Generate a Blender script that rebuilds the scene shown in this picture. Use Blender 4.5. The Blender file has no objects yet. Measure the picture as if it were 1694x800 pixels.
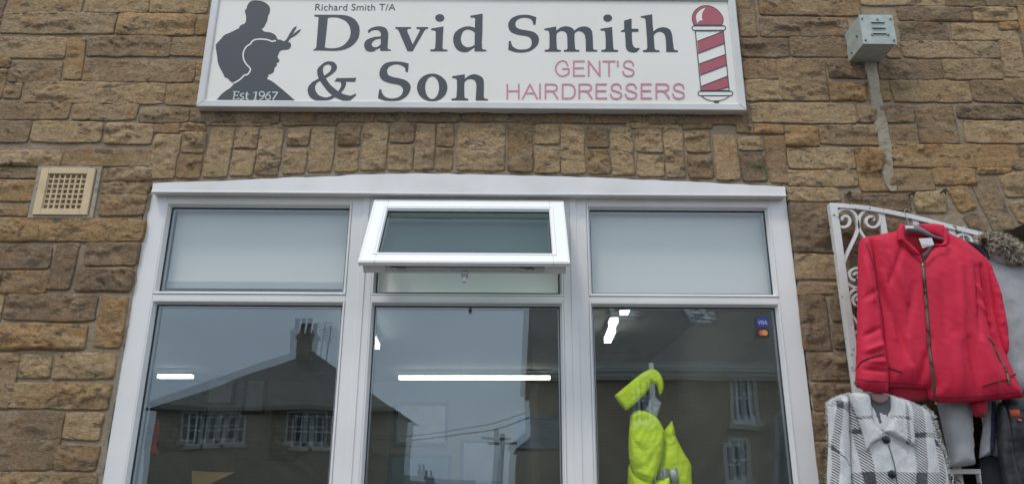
import bpy, bmesh, math, random
import numpy as np
from mathutils import Vector, Matrix
from mathutils.geometry import delaunay_2d_cdt
random.seed(7)
rng = np.random.default_rng(11)
S = bpy.context.scene
COL = S.collection
R_ = math.radians

# ------------------------------------------------------------------ camera
CAM_Y, CAM_Z, FPX = -2.8, 1.6, 1250.0
def _cam():
    p, y, r = R_(18.0556), R_(0.4096), R_(0.2093)
    f = np.array([math.sin(y)*math.cos(p), math.cos(y)*math.cos(p), math.sin(p)])
    right = np.array([math.cos(y), -math.sin(y), 0.0]); up = np.cross(right, f)
    return right*math.cos(r)+up*math.sin(r), -right*math.sin(r)+up*math.cos(r), f
CR, CU, CF = _cam()
cam_d = bpy.data.cameras.new('camera'); cam = bpy.data.objects.new('camera', cam_d); COL.objects.link(cam)
M = Matrix(((CR[0], CU[0], -CF[0], 0), (CR[1], CU[1], -CF[1], CAM_Y), (CR[2], CU[2], -CF[2], CAM_Z), (0, 0, 0, 1)))
cam.matrix_world = M
cam_d.sensor_width = 36; cam_d.lens = 36*FPX/1694; cam_d.clip_start = .05; cam_d.clip_end = 2000
S.camera = cam

# ------------------------------------------------------------------ world, sun, exposure
SUN_EL, SUN_AZ = 60, -34           # azimuth measured from the street side of the wall, negative = from the left
w = bpy.data.worlds.new('World'); S.world = w; w.use_nodes = True
nt = w.node_tree; nt.nodes.clear()
wo = nt.nodes.new('ShaderNodeOutputWorld'); bg = nt.nodes.new('ShaderNodeBackground')
sky = nt.nodes.new('ShaderNodeTexSky'); sky.sky_type = 'NISHITA'; sky.sun_disc = False
sky.sun_elevation = R_(SUN_EL); sky.sun_rotation = R_(180+SUN_AZ*-1)
sky.air_density = 1.2; sky.dust_density = 3
tc = nt.nodes.new('ShaderNodeTexCoord'); mp = nt.nodes.new('ShaderNodeMapping'); mp.inputs['Scale'].default_value = (1, 1, 3)
ns = nt.nodes.new('ShaderNodeTexNoise'); ns.inputs['Scale'].default_value = 2.2; ns.inputs['Detail'].default_value = 6
cr = nt.nodes.new('ShaderNodeValToRGB')
cr.color_ramp.elements[0].position = .32; cr.color_ramp.elements[0].color = (7.4, 9.0, 11.0, 1)
cr.color_ramp.elements[1].position = .72; cr.color_ramp.elements[1].color = (12.0, 13.2, 14.6, 1)
mx = nt.nodes.new('ShaderNodeMixRGB'); mx.inputs[0].default_value = .85
L = nt.links.new
L(tc.outputs['Generated'], mp.inputs[0]); L(mp.outputs[0], ns.inputs['Vector']); L(ns.outputs['Fac'], cr.inputs[0])
L(sky.outputs[0], mx.inputs[1]); L(cr.outputs[0], mx.inputs[2]); L(mx.outputs[0], bg.inputs[0]); L(bg.outputs[0], wo.inputs[0])
bg.inputs[1].default_value = .1
sd = bpy.data.lights.new('sun', 'SUN'); so = bpy.data.objects.new('sun', sd); COL.objects.link(so)
sd.energy = 1.1; sd.angle = R_(10); sd.color = (1, .96, .9)
dv = Vector((math.sin(R_(SUN_AZ))*math.cos(R_(SUN_EL)), -math.cos(R_(SUN_AZ))*math.cos(R_(SUN_EL)), math.sin(R_(SUN_EL))))
so.rotation_euler = dv.to_track_quat('Z', 'Y').to_euler(); so.location = (0, -10, 20)
vs = S.view_settings; vs.view_transform = 'Standard'; vs.look = 'None'; vs.gamma = 1; vs.use_curve_mapping = False
S.display_settings.display_device = 'sRGB'
vs.exposure = 0.22
S.cycles.max_bounces = 10; S.cycles.transparent_max_bounces = 16; S.cycles.diffuse_bounces = 4; S.cycles.glossy_bounces = 4
S.cycles.sample_clamp_indirect = 4.0

# ------------------------------------------------------------------ helpers
def W(px, py, Y=0.0):
    """point of the place seen at photo pixel px,py on the vertical plane y=Y"""
    d = CR*((px-847)/FPX) - CU*((py-400)/FPX) + CF
    t = (Y-CAM_Y)/d[1]
    return (d[0]*t, CAM_Z+d[2]*t)
def W3(px, py, Y=0.0):
    x, z = W(px, py, Y); return Vector((x, Y, z))
def mesh_obj(name, verts, faces, mats, parent=None, smooth=False, midx=None):
    me = bpy.data.meshes.new(name); me.from_pydata([tuple(v) for v in verts], [], faces)
    for m in (mats if isinstance(mats, (list, tuple)) else [mats]): me.materials.append(m)
    if midx is not None: me.polygons.foreach_set('material_index', midx)
    if smooth: me.polygons.foreach_set('use_smooth', [True]*len(me.polygons))
    me.update()
    o = bpy.data.objects.new(name, me); COL.objects.link(o)
    if parent: o.parent = parent
    return o
class MB:
    def __init__(s): s.v = []; s.f = []; s.m = []; s.cur = 0
    def quad(s, a, b, c, d): i = len(s.v); s.v += [a, b, c, d]; s.f.append((i, i+1, i+2, i+3)); s.m.append(s.cur)
    def poly(s, pts): i = len(s.v); s.v += list(pts); s.f.append(tuple(range(i, i+len(pts)))); s.m.append(s.cur)
    def box(s, x0, x1, y0, y1, z0, z1, M=None):
        c = [Vector(p) for p in ((x0,y0,z0),(x1,y0,z0),(x1,y1,z0),(x0,y1,z0),(x0,y0,z1),(x1,y0,z1),(x1,y1,z1),(x0,y1,z1))]
        if M is not None: c = [M @ p for p in c]
        i = len(s.v); s.v += c
        for f in ((0,3,2,1),(4,5,6,7),(0,1,5,4),(1,2,6,5),(2,3,7,6),(3,0,4,7)): s.f.append(tuple(i+k for k in f)); s.m.append(s.cur)
    def tube(s, pts, rad, n=8, cap=True):
        pts = [Vector(p) for p in pts]; rings = []
        for k, p in enumerate(pts):
            t = (pts[min(k+1, len(pts)-1)]-pts[max(k-1, 0)]).normalized()
            a = t.orthogonal().normalized() if k == 0 else (prev-t*prev.dot(t)).normalized()
            prev = a; b = t.cross(a); r = rad[k] if isinstance(rad, (list, tuple)) else rad
            rings.append(len(s.v)); s.v += [p+(a*math.cos(q)+b*math.sin(q))*r for q in (2*math.pi*j/n for j in range(n))]
        for k in range(len(rings)-1):
            for j in range(n):
                s.f.append((rings[k]+j, rings[k]+(j+1) % n, rings[k+1]+(j+1) % n, rings[k+1]+j)); s.m.append(s.cur)
        if cap:
            s.f.append(tuple(rings[0]+j for j in reversed(range(n)))); s.m.append(s.cur)
            s.f.append(tuple(rings[-1]+j for j in range(n))); s.m.append(s.cur)
    def strap(s, pts, wy, th):
        """flat bar swept in an x-z plane: th across in the plane, wy deep along y; pts are Vectors"""
        pts = [Vector(p) for p in pts]; rings = []
        for k, p in enumerate(pts):
            t = (pts[min(k+1, len(pts)-1)]-pts[max(k-1, 0)]); t.y = 0; t.normalize(); nn = Vector((-t.z, 0, t.x))
            rings.append(len(s.v)); yy = Vector((0, wy/2, 0))
            s.v += [p+nn*th/2-yy, p-nn*th/2-yy, p-nn*th/2+yy, p+nn*th/2+yy]
        for k in range(len(rings)-1):
            for j in range(4):
                s.f.append((rings[k]+j, rings[k]+(j+1) % 4, rings[k+1]+(j+1) % 4, rings[k+1]+j)); s.m.append(s.cur)
        s.f.append(tuple(rings[0]+j for j in (3, 2, 1, 0))); s.f.append(tuple(rings[-1]+j for j in range(4))); s.m += [s.cur]*2
    def ring(s, x0, x1, z0, z1, prof):
        """mitred picture-frame moulding: prof = [(inset, y), ...] from the outer edge inwards"""
        rs = []
        for (d, y) in prof:
            rs.append([Vector((x0+d, y, z0+d)), Vector((x1-d, y, z0+d)), Vector((x1-d, y, z1-d)), Vector((x0+d, y, z1-d))])
        for a, b in zip(rs, rs[1:]):
            for j in range(4): s.quad(a[j], a[(j+1) % 4], b[(j+1) % 4], b[j])
    def build(s, name, mats, parent=None, smooth=False, bevel=0, fix=True):
        o = mesh_obj(name, s.v, s.f, mats, parent, smooth, s.m)
        if fix:
            bm = bmesh.new(); bm.from_mesh(o.data); bmesh.ops.recalc_face_normals(bm, faces=bm.faces); bm.to_mesh(o.data); bm.free()
        if bevel:
            b = o.modifiers.new('bevel', 'BEVEL'); b.width = bevel; b.segments = 2; b.limit_method = 'ANGLE'; b.harden_normals = False
        return o
def empty(name, loc=(0, 0, 0)):
    o = bpy.data.objects.new(name, None); o.location = loc; o.empty_display_size = .1; COL.objects.link(o); return o
def tag(o, label=None, cat=None, group=None, kind=None):
    if label: o['label'] = label
    if cat: o['category'] = cat
    if group: o['group'] = group
    if kind: o['kind'] = kind
    return o
def root(name, label, cat, loc=(0, 0, 0), group=None):
    o = empty(name, loc); tag(o, label, cat, group); return o
def adopt(r):
    """parts were modelled in world space: hang them on their thing keeping their place"""
    bpy.context.view_layer.update()
    for c in list(r.children): c.matrix_parent_inverse = r.matrix_world.inverted()
def sm(pts, n=6, closed=True):
    """catmull-rom through points; a third entry True marks a corner"""
    P = [(p[0], p[1], len(p) > 2 and bool(p[2])) for p in pts]; N = len(P); out = []
    rngk = range(N) if closed else range(N-1)
    for k in rngk:
        a, b = P[k], P[(k+1) % N]
        p0 = P[(k-1) % N] if (closed or k > 0) else a
        p3 = P[(k+2) % N] if (closed or k+2 < N) else b
        if a[2]: p0 = (2*a[0]-b[0], 2*a[1]-b[1])
        if b[2]: p3 = (2*b[0]-a[0], 2*b[1]-a[1])
        if a[2] and b[2]: out.append((a[0], a[1])); continue
        for j in range(n):
            t = j/n; t2, t3 = t*t, t*t*t
            out.append(tuple(.5*((2*a[i])+(-p0[i]+b[i])*t+(2*p0[i]-5*a[i]+4*b[i]-p3[i])*t2+(-p0[i]+3*a[i]-3*b[i]+p3[i])*t3) for i in (0, 1)))
    if not closed: out.append((P[-1][0], P[-1][1]))
    return out
def pp(s):
    """'x,y x,y! ...' -> points, ! marks a corner"""
    out = []
    for q in s.split():
        c = q.endswith('!'); a, b = q.rstrip('!').split(','); out.append((float(a), float(b), c))
    return out
# ---- numpy noise
_perm = rng.permutation(512); _perm = np.concatenate([_perm, _perm]); _val = rng.random(512)*2-1
def vnoise(x, y, z=0):
    x = np.asarray(x, float); y = np.asarray(y, float); z = np.zeros_like(x)+z
    xi, yi, zi = np.floor(x).astype(int), np.floor(y).astype(int), np.floor(z).astype(int)
    fx, fy, fz = x-xi, y-yi, z-zi
    sx, sy, sz = (f*f*f*(f*(f*6-15)+10) for f in (fx, fy, fz))
    def g(i, j, k): return _val[_perm[(_perm[(_perm[i & 511]+j) & 511]+k) & 511]]
    def l(a, b, t): return a+(b-a)*t
    return l(l(l(g(xi, yi, zi), g(xi+1, yi, zi), sx), l(g(xi, yi+1, zi), g(xi+1, yi+1, zi), sx), sy),
             l(l(g(xi, yi, zi+1), g(xi+1, yi, zi+1), sx), l(g(xi, yi+1, zi+1), g(xi+1, yi+1, zi+1), sx), sy), sz)
def fbm(x, y, z=0, o=3):
    r = 0; a = 1; t = 0
    for k in range(o): r = r+a*vnoise(x*2**k+k*13.1, y*2**k+k*7.7, z+k*3.3); t += a; a *= .5
    return r/t
def sst(a, b, x): t = np.clip((x-a)/(b-a), 0, 1); return t*t*(3-2*t)

# ------------------------------------------------------------------ materials
def mat(name, col, rough=.6, metal=0., bump=0., bscale=60, var=0., vscale=8, spec=.5, coat=0., sheen=0.):
    m = bpy.data.materials.new(name); m.use_nodes = True; t = m.node_tree; b = t.nodes['Principled BSDF']
    b.inputs['Base Color'].default_value = (*col, 1); b.inputs['Roughness'].default_value = rough
    b.inputs['Metallic'].default_value = metal; b.inputs['Specular IOR Level'].default_value = spec
    b.inputs['Coat Weight'].default_value = coat; b.inputs['Sheen Weight'].default_value = sheen
    g = t.nodes.new('ShaderNodeNewGeometry')
    if var:
        n = t.nodes.new('ShaderNodeTexNoise'); n.inputs['Scale'].default_value = vscale; n.inputs['Detail'].default_value = 5
        t.links.new(g.outputs['Position'], n.inputs['Vector'])
        r = t.nodes.new('ShaderNodeMapRange'); r.inputs[1].default_value = .3; r.inputs[2].default_value = .7
        r.inputs[3].default_value = 1-var; r.inputs[4].default_value = 1+var*.6
        mlt = t.nodes.new('ShaderNodeVectorMath'); mlt.operation = 'SCALE'; mlt.inputs[0].default_value = col
        t.links.new(n.outputs['Fac'], r.inputs[0]); t.links.new(r.outputs[0], mlt.inputs['Scale']); t.links.new(mlt.outputs[0], b.inputs['Base Color'])
    if bump:
        n = t.nodes.new('ShaderNodeTexNoise'); n.inputs['Scale'].default_value = bscale; n.inputs['Detail'].default_value = 6
        t.links.new(g.outputs['Position'], n.inputs['Vector'])
        u = t.nodes.new('ShaderNodeBump'); u.inputs['Strength'].default_value = 1; u.inputs['Distance'].default_value = bump
        t.links.new(n.outputs['Fac'], u.inputs['Height']); t.links.new(u.outputs[0], b.inputs['Normal'])
    return m
class NT:
    """tiny node builder"""
    def __init__(s, name):
        s.m = bpy.data.materials.new(name); s.m.use_nodes = True; s.t = s.m.node_tree; s.b = s.t.nodes['Principled BSDF']
        s.g = s.t.nodes.new('ShaderNodeNewGeometry'); s.pos = s.g.outputs['Position']
    def link(s, a, b): s.t.links.new(a, b)
    def noise(s, scale, detail=5, vec=None, rough=.5, stretch=None, dist=0):
        n = s.t.nodes.new('ShaderNodeTexNoise'); n.inputs['Scale'].default_value = scale; n.inputs['Detail'].default_value = detail
        n.inputs['Roughness'].default_value = rough; n.inputs['Distortion'].default_value = dist
        v = vec or s.pos
        if stretch:
            mm = s.t.nodes.new('ShaderNodeMapping'); mm.inputs['Scale'].default_value = stretch; s.link(v, mm.inputs[0]); v = mm.outputs[0]
        s.link(v, n.inputs['Vector']); return n.outputs['Fac']
    def rng(s, v, a, b, c=0., d=1., smooth=True):
        r = s.t.nodes.new('ShaderNodeMapRange'); r.interpolation_type = 'SMOOTHSTEP' if smooth else 'LINEAR'
        s.link(v, r.inputs[0])
        for i, q in enumerate((a, b, c, d)): r.inputs[i+1].default_value = q
        return r.outputs[0]
    def math(s, op, a, b=None, c=None):
        n = s.t.nodes.new('ShaderNodeMath'); n.operation = op
        for i, q in enumerate((a, b, c)):
            if q is None: continue
            if isinstance(q, (int, float)): n.inputs[i].default_value = q
            else: s.link(q, n.inputs[i])
        return n.outputs[0]
    def mix(s, f, a, b, mode='MIX'):
        n = s.t.nodes.new('ShaderNodeMixRGB'); n.blend_type = mode
        for i, q in enumerate((f, a, b)):
            if isinstance(q, (int, float)): n.inputs[i].default_value = q
            elif isinstance(q, tuple): n.inputs[i].default_value = (*q, 1)
            else: s.link(q, n.inputs[i])
        return n.outputs[0]
    def bump(s, h, dist, prev=None):
        u = s.t.nodes.new('ShaderNodeBump'); u.inputs['Distance'].default_value = dist; s.link(h, u.inputs['Height'])
        if prev: s.link(prev, u.inputs['Normal'])
        return u.outputs[0]

def stone_mat():
    n = NT('sandstone')
    at = n.t.nodes.new('ShaderNodeAttribute'); at.attribute_name = 'tone'
    sp = n.t.nodes.new('ShaderNodeSeparateColor'); n.link(at.outputs['Color'], sp.inputs[0])
    base = n.mix(sp.outputs[0], (.335, .218, .114), (.52, .368, .208))
    base = n.mix(n.math('MULTIPLY', sp.outputs[1], .85), base, (.42, .255, .115))      # iron-orange blocks
    base = n.mix(n.math('MULTIPLY', sp.outputs[2], .8), base, (.235, .165, .110))        # grey-brown blocks
    big = n.noise(7, 4, stretch=(1, 1, 1.8), dist=.6)
    base = n.mix(n.rng(big, .50, .68, 0, .5), base, (.50, .375, .235))
    org = n.noise(11, 5, dist=1.2)
    base = n.mix(n.rng(org, .56, .70, 0, .5), base, (.40, .205, .085))
    soot = n.noise(9, 9, rough=.7, stretch=(1, 1, 2.4), dist=1.4)
    base = n.mix(n.rng(soot, .55, .61, 0, .75), base, (.115, .09, .068))
    base = n.mix(n.math('MULTIPLY', at.outputs['Alpha'], n.rng(n.noise(24, 5), .42, .62, 0, .6)), base, (.12, .13, .07))
    base = n.mix(n.rng(n.noise(1.6, 3), .48, .66, 0, .42), base, (.175, .125, .085))
    fine = n.noise(90, 8, rough=.7)
    base = n.mix(n.rng(fine, .3, .75, .75, 1.18, False), (0, 0, 0), base, 'MIX') if False else base
    v = n.t.nodes.new('ShaderNodeVectorMath'); v.operation = 'SCALE'; n.link(base, v.inputs[0]); n.link(n.rng(fine, .3, .75, .62, 1.32, False), v.inputs['Scale'])
    n.link(v.outputs[0], n.b.inputs['Base Color']); n.b.inputs['Roughness'].default_value = .93; n.b.inputs['Specular IOR Level'].default_value = .2
    a = n.bump(n.noise(30, 9, rough=.68, stretch=(1, 1, 1.6)), .013)
    a = n.bump(n.noise(110, 7, rough=.7, stretch=(1, 1, 1.5)), .0060, a); a = n.bump(n.noise(300, 4, rough=.6), .0016, a)
    n.link(a, n.b.inputs['Normal']); return n.m
def mortar_mat(name='mortar', col=(.32, .25, .175), c2=(.25, .19, .13)):
    n = NT(name)
    c = n.mix(n.rng(n.noise(6, 5), .35, .68), col, c2)
    c = n.mix(n.rng(n.noise(120, 6, rough=.7), .55, .75, 0, .35), c, (.42, .37, .29))
    c = n.mix(n.rng(n.noise(14, 7, rough=.65), .60, .70, 0, .5), c, (.11, .092, .072))
    n.link(c, n.b.inputs['Base Color']); n.b.inputs['Roughness'].default_value = .95; n.b.inputs['Specular IOR Level'].default_value = .15
    a = n.bump(n.noise(45, 6), .008); a = n.bump(n.noise(260, 4), .002, a); n.link(a, n.b.inputs['Normal']); return n.m
def brick_mat(name, c1, c2, cm, scale=1., bw=.45, bh=.15):
    n = NT(name); mm = n.t.nodes.new('ShaderNodeMapping'); mm.inputs['Rotation'].default_value = (R_(90), 0, 0)
    # use x+y along the wall, z up
    sx = n.t.nodes.new('ShaderNodeSeparateXYZ'); n.link(n.pos, sx.inputs[0]); cx = n.t.nodes.new('ShaderNodeCombineXYZ')
    n.link(n.math('ADD', sx.outputs[0], sx.outputs[1]), cx.inputs[0]); n.link(sx.outputs[2], cx.inputs[1])
    b = n.t.nodes.new('ShaderNodeTexBrick'); n.link(cx.outputs[0], b.inputs['Vector'])
    b.inputs['Color1'].default_value = (*c1, 1); b.inputs['Color2'].default_value = (*c2, 1); b.inputs['Mortar'].default_value = (*cm, 1)
    b.inputs['Scale'].default_value = scale; b.inputs['Brick Width'].default_value = bw; b.inputs['Row Height'].default_value = bh; b.inputs['Mortar Size'].default_value = .012
    c = n.mix(n.rng(n.noise(3, 6), .35, .7, 0, .5), b.outputs['Color'], tuple(q*.55 for q in c1))
    n.link(c, n.b.inputs['Base Color']); n.b.inputs['Roughness'].default_value = .9; n.link(n.bump(b.outputs['Fac'], -.01), n.b.inputs['Normal']); return n.m
def glass_mat(name='window_glass', tint=(.965, .98, .975), k=.100):
    m = bpy.data.materials.new(name); m.use_nodes = True; t = m.node_tree; t.nodes.clear()
    o = t.nodes.new('ShaderNodeOutputMaterial'); x = t.nodes.new('ShaderNodeMixShader'); tr = t.nodes.new('ShaderNodeBsdfTransparent'); gl = t.nodes.new('ShaderNodeBsdfGlossy')
    fr = t.nodes.new('ShaderNodeLayerWeight'); fr.inputs[0].default_value = .5; pw = t.nodes.new('ShaderNodeMath'); pw.operation = 'POWER'; pw.inputs[1].default_value = 5; mu = t.nodes.new('ShaderNodeMath'); mu.operation = 'MULTIPLY_ADD'; mu.inputs[1].default_value = 1-k; mu.inputs[2].default_value = k; mu.use_clamp = True
    tr.inputs[0].default_value = (*tint, 1); gl.inputs['Color'].default_value = (.84, .95, 1, 1); gl.inputs['Roughness'].default_value = 0.0
    # faint waviness of the float glass
    g = t.nodes.new('ShaderNodeNewGeometry'); n = t.nodes.new('ShaderNodeTexNoise'); n.inputs['Scale'].default_value = 2.5; n.inputs['Detail'].default_value = 1
    bp = t.nodes.new('ShaderNodeBump'); bp.inputs['Distance'].default_value = .0012
    t.links.new(g.outputs['Position'], n.inputs['Vector']); t.links.new(n.outputs['Fac'], bp.inputs['Height']); t.links.new(bp.outputs[0], gl.inputs['Normal'])
    t.links.new(fr.outputs['Facing'], pw.inputs[0]); t.links.new(pw.outputs[0], mu.inputs[0]); t.links.new(mu.outputs[0], x.inputs[0]); t.links.new(tr.outputs[0], x.inputs[1]); t.links.new(gl.outputs[0], x.inputs[2]); t.links.new(x.outputs[0], o.inputs[0])
    return m
def emit_mat(name, col, st):
    m = bpy.data.materials.new(name); m.use_nodes = True; b = m.node_tree.nodes['Principled BSDF']
    b.inputs['Base Color'].default_value = (*col, 1); b.inputs['Emission Color'].default_value = (*col, 1); b.inputs['Emission Strength'].default_value = st; return m
M_STONE = stone_mat(); M_MORTAR = mortar_mat(); M_CEMENT = mortar_mat('cement', (.40, .345, .265), (.32, .27, .20))
M_UPVC = mat('upvc', (.755, .735, .715), .33, var=.09, vscale=2.2, bump=.0004, bscale=25, spec=.5)
M_UPVC2 = mat('upvc_board', (.765, .74, .715), .38, var=.10, vscale=5, bump=.0006, bscale=14)
M_UPVCB = mat('upvc_sash', (.87, .86, .84), .28, var=.03, vscale=4, bump=.0003, bscale=25)
M_RUBBER = mat('gasket', (.02, .022, .025), .55)
M_GLASS = glass_mat(); M_GLASS2 = glass_mat('shade_tinted_glass', (.58, .65, .64), .06)  # second glass: tint darkened to hold the shade behind the open sash
M_STEEL = mat('steel', (.42, .42, .40), .38, .9, bump=.0004, bscale=90)
M_SPACER = mat('spacer_bar', (.42, .44, .46), .45, .6)
M_SIGNW = mat('sign_panel_white', (.78, .745, .675), .4, var=.04, vscale=3)
M_ALU = mat('sign_trim', (.62, .61, .585), .45, .0, var=.07, vscale=9, bump=.0004, bscale=60)
M_GREY = mat('vinyl_charcoal', (.048, .057, .066), .55)
M_SMALLT = mat('vinyl_black', (.06, .065, .07), .45)
M_PINK = mat('vinyl_pink', (.60, .235, .29), .42)
M_PINK2 = mat('vinyl_rose', (.40, .085, .115), .42)
M_BLACK = mat('black_plastic', (.018, .018, .02), .5)
# ------------------------------------------------------------------ ground
def sheet(name, x0, x1, y0, y1, z, m):
    b = MB(); b.quad((x0, y0, z), (x1, y0, z), (x1, y1, z), (x0, y1, z)); return tag(b.build(name, m, fix=False), kind='structure')
M_ASPH = mat('asphalt', (.055, .055, .057), .9, bump=.004, bscale=120, var=.25, vscale=1.5)
M_FLAG = brick_mat('paving_flags', (.20, .19, .175), (.24, .225, .20), (.10, .095, .09), 1., .6, .6)
sheet('ground', -400, 400, -400, 400, -.12, mat('earth', (.09, .095, .05), .95, var=.3, vscale=.2))
sheet('road', -200, 200, -14.2, -3.9, -.112, M_ASPH)
pv = MB(); pv.box(-200, 200, -3.75, -.0, -.11, 0); tag(pv.build('pavement', M_FLAG), kind='structure')
kb = MB(); kb.box(-200, 200, -3.9, -3.753, -.11, .006); tag(kb.build('kerb', mat('kerb_stone', (.25, .24, .22), .85, bump=.003, bscale=50)), kind='structure')
pv = MB(); pv.box(-200, 200, -16, -14.35, -.11, 0); tag(pv.build('far_pavement', M_FLAG), kind='structure')
kb = MB(); kb.box(-200, 200, -14.347, -14.2, -.11, .006); tag(kb.build('far_kerb', bpy.data.materials['kerb_stone']), kind='structure')

# ------------------------------------------------------------------ the stone building
bld = root('stone_building', 'sandstone shop building with big white window and arched side passage', 'building', (0, 0, 0))
WX0, WX1, WZT = -1.418, 1.112, 2.712            # window outer
SV, SF, ST = [], [], []
def stone(quad, tone=None, res=.0085, seed=None, amp=1.):
    """quad: TL,TR,BR,BL in (x,z); one rock-faced block"""
    q = np.array(quad, float); w_ = (np.linalg.norm(q[1]-q[0])+np.linalg.norm(q[2]-q[3]))/2; h_ = (np.linalg.norm(q[3]-q[0])+np.linalg.norm(q[2]-q[1]))/2
    if w_ < .008 or h_ < .008: return
    nx = max(3, int(w_/res)+2); nz = max(3, int(h_/res)+2)
    us = np.linspace(0, 1, nx); vz = np.linspace(0, 1, nz)
    U, V = np.meshgrid(us, vz)
    X = (q[0, 0]*(1-U)+q[1, 0]*U)*(1-V)+(q[3, 0]*(1-U)+q[2, 0]*U)*V
    Z = (q[0, 1]*(1-U)+q[1, 1]*U)*(1-V)+(q[3, 1]*(1-U)+q[2, 1]*U)*V
    sd_ = random.random()*60
    # rounded, wandering outline
    cu, cv = (U-.5)*2, (V-.5)*2
    rr = .5*(np.abs(cu)**8*np.abs(cv)**8)
    cx, cz = q[:, 0].mean(), q[:, 1].mean()
    ed = np.maximum(np.abs(cu), np.abs(cv))**3
    X = X+(cx-X)*rr*min(.08, .008/w_*2)+ed*.0036*vnoise(X*22, Z*26, sd_)
    Z = Z+(cz-Z)*rr*min(.25, .010/h_*2)+ed*.0036*vnoise(X*17+9, Z*22, sd_+5)
    d = np.minimum(np.minimum(U, 1-U)*w_, np.minimum(V, 1-V)*h_)
    e1 = sst(-.002, .008, d); e2 = sst(0, .036, d)
    n1 = fbm(X*9, Z*17, sd_, 3); n2 = fbm(X*34, Z*46, sd_+9, 3); n3 = fbm(X*80, Z*110, sd_+3, 2)
    k = random.random(); th = random.uniform(.40, .62)
    sgn = (th-V)*1.1+.55*n1+.18*n2
    step = sst(-.07, .05, sgn)
    lev = random.uniform(.0, .006)
    fc = np.full(X.shape, 9.)
    for _k in range(random.randint(5, 8)):
        xk, zk = random.uniform(q[:, 0].min(), q[:, 0].max()), random.uniform(q[:, 1].min(), q[:, 1].max())
        fc = np.minimum(fc, random.uniform(.004, .011)+random.gauss(0, .10)*(X-xk)+random.gauss(0, .22)*(Z-zk)+.003*n2)
    H = .0200+e1*(np.clip(fc, -.004, .017)+.003*e2+lev+.0060*n1+.0062*n2+.0042*n3)*amp
    if k < .6: H = H-(1-step)*e1*random.uniform(.006, .012)*amp
    r2 = np.abs(fbm(X*14+40, Z*24, sd_+20, 2)); H = H-e1*.0065*sst(.09, .0, r2)*amp
    H = np.maximum(H, .0198+.0022*n2+.0015*n3)
    i0 = len(SV)
    # front grid + a skirt going back into the mortar
    for a, b, c in zip(X.ravel(), H.ravel(), Z.ravel()): SV.append((a, .003-b, c))
    for j in range(nz-1):
        for i in range(nx-1):
            p = i0+j*nx+i; SF.append((p, p+nx, p+nx+1, p+1))
    bi = [i for i in range(nx)]+[j*nx+nx-1 for j in range(1, nz)]+[(nz-1)*nx+i for i in range(nx-2, -1, -1)]+[j*nx for j in range(nz-2, 0, -1)]
    s0 = len(SV)
    for b_ in bi: a = SV[i0+b_]; SV.append((a[0], .02, a[2]))
    nb = len(bi)
    for j in range(nb): SF.append((i0+bi[j], i0+bi[(j+1) % nb], s0+(j+1) % nb, s0+j))
    t = tone or ''
    c = (min(1, max(0, random.gauss(.45, .3))), .0 if random.random() < .72 else random.uniform(.15, .6), 0 if random.random() < .6 else random.uniform(.2, .9))
    if 'o' in t: c = (.6, .95, 0)
    if 'p' in t: c = (.75, .0, 0)
    if 'g' in t: c = (.3, 0, .9)
    if 'd' in t: c = (.05, .1, 1.)
    ST.extend([(*c, 1. if 'm' in t else 0.)]*(len(SV)-i0))
BBOX = []
def prect(x0, y0, x1, y1, tone=None):
    xm, ym = (x0+x1)/2, (y0+y1)/2
    a = W(x0-1.3, ym)[0]; b = W(x1+1.3, ym)[0]; t = W(xm, y0-1.5)[1]; c = W(xm, y1+1.7)[1]
    j = lambda: random.uniform(-.0028, .0028)
    BBOX.append((a, b, c, t))
    stone([(a+j(), t+j()), (b+j(), t+j()), (b+j(), c+j()), (a+j(), c+j())], tone)
def pquad(pts, tone=None):
    q = [W(*p) for p in pts]; xs = [p[0] for p in q]; zs = [p[1] for p in q]
    BBOX.append((min(xs), max(xs), min(zs), max(zs))); stone(q, tone)
LEFT = """-40,-18,12,31g 22,-18,140,25 146,-18,250,23p 254,-18,346,25p -40,35,2,60d 8,26,192,58 198,27,324,60 327,30,352,60
-10,66,112,99p 150,64,284,96 287,66,345,96 -40,100,20,114o -40,118,12,165o 20,106,104,138 142,104,325,137 328,107,345,138
12,142,38,165 42,141,275,173 280,143,336,176 -40,172,118,199 125,176,229,201 234,182,315,204
-40,204,52,237 57,204,172,238p 179,208,255,240p -40,252,105,277 109,250,256,277 -40,281,67,297 175,281,252,302 -40,301,60,334o 173,304,250,322 -40,341,50,358 168,325,243,357
-40,364,240,400o -40,408,88,445g 145,403,230,440g -40,450,3,485 9,451,82,487 130,445,222,483g -40,490,8,531 14,489,163,531g -40,538,146,578o
-40,586,28,675 36,588,88,625 92,585,193,626 22,634,186,676 -40,682,103,777g 110,684,172,727 95,737,165,777 -40,782,160,840
320,184,462,206g 467,184,620,203g 626,184,760,203g 766,184,895,203g 901,186,1062,205g 1068,187,1236,208g 259,209,300,222 303,209,342,219 345,205,450,210 1218,210,1243,221 1246,210,1294,223o 1130,209,1176,216 1036,208,1120,214 470,204,560,209g 840,205,900,209g"""
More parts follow.
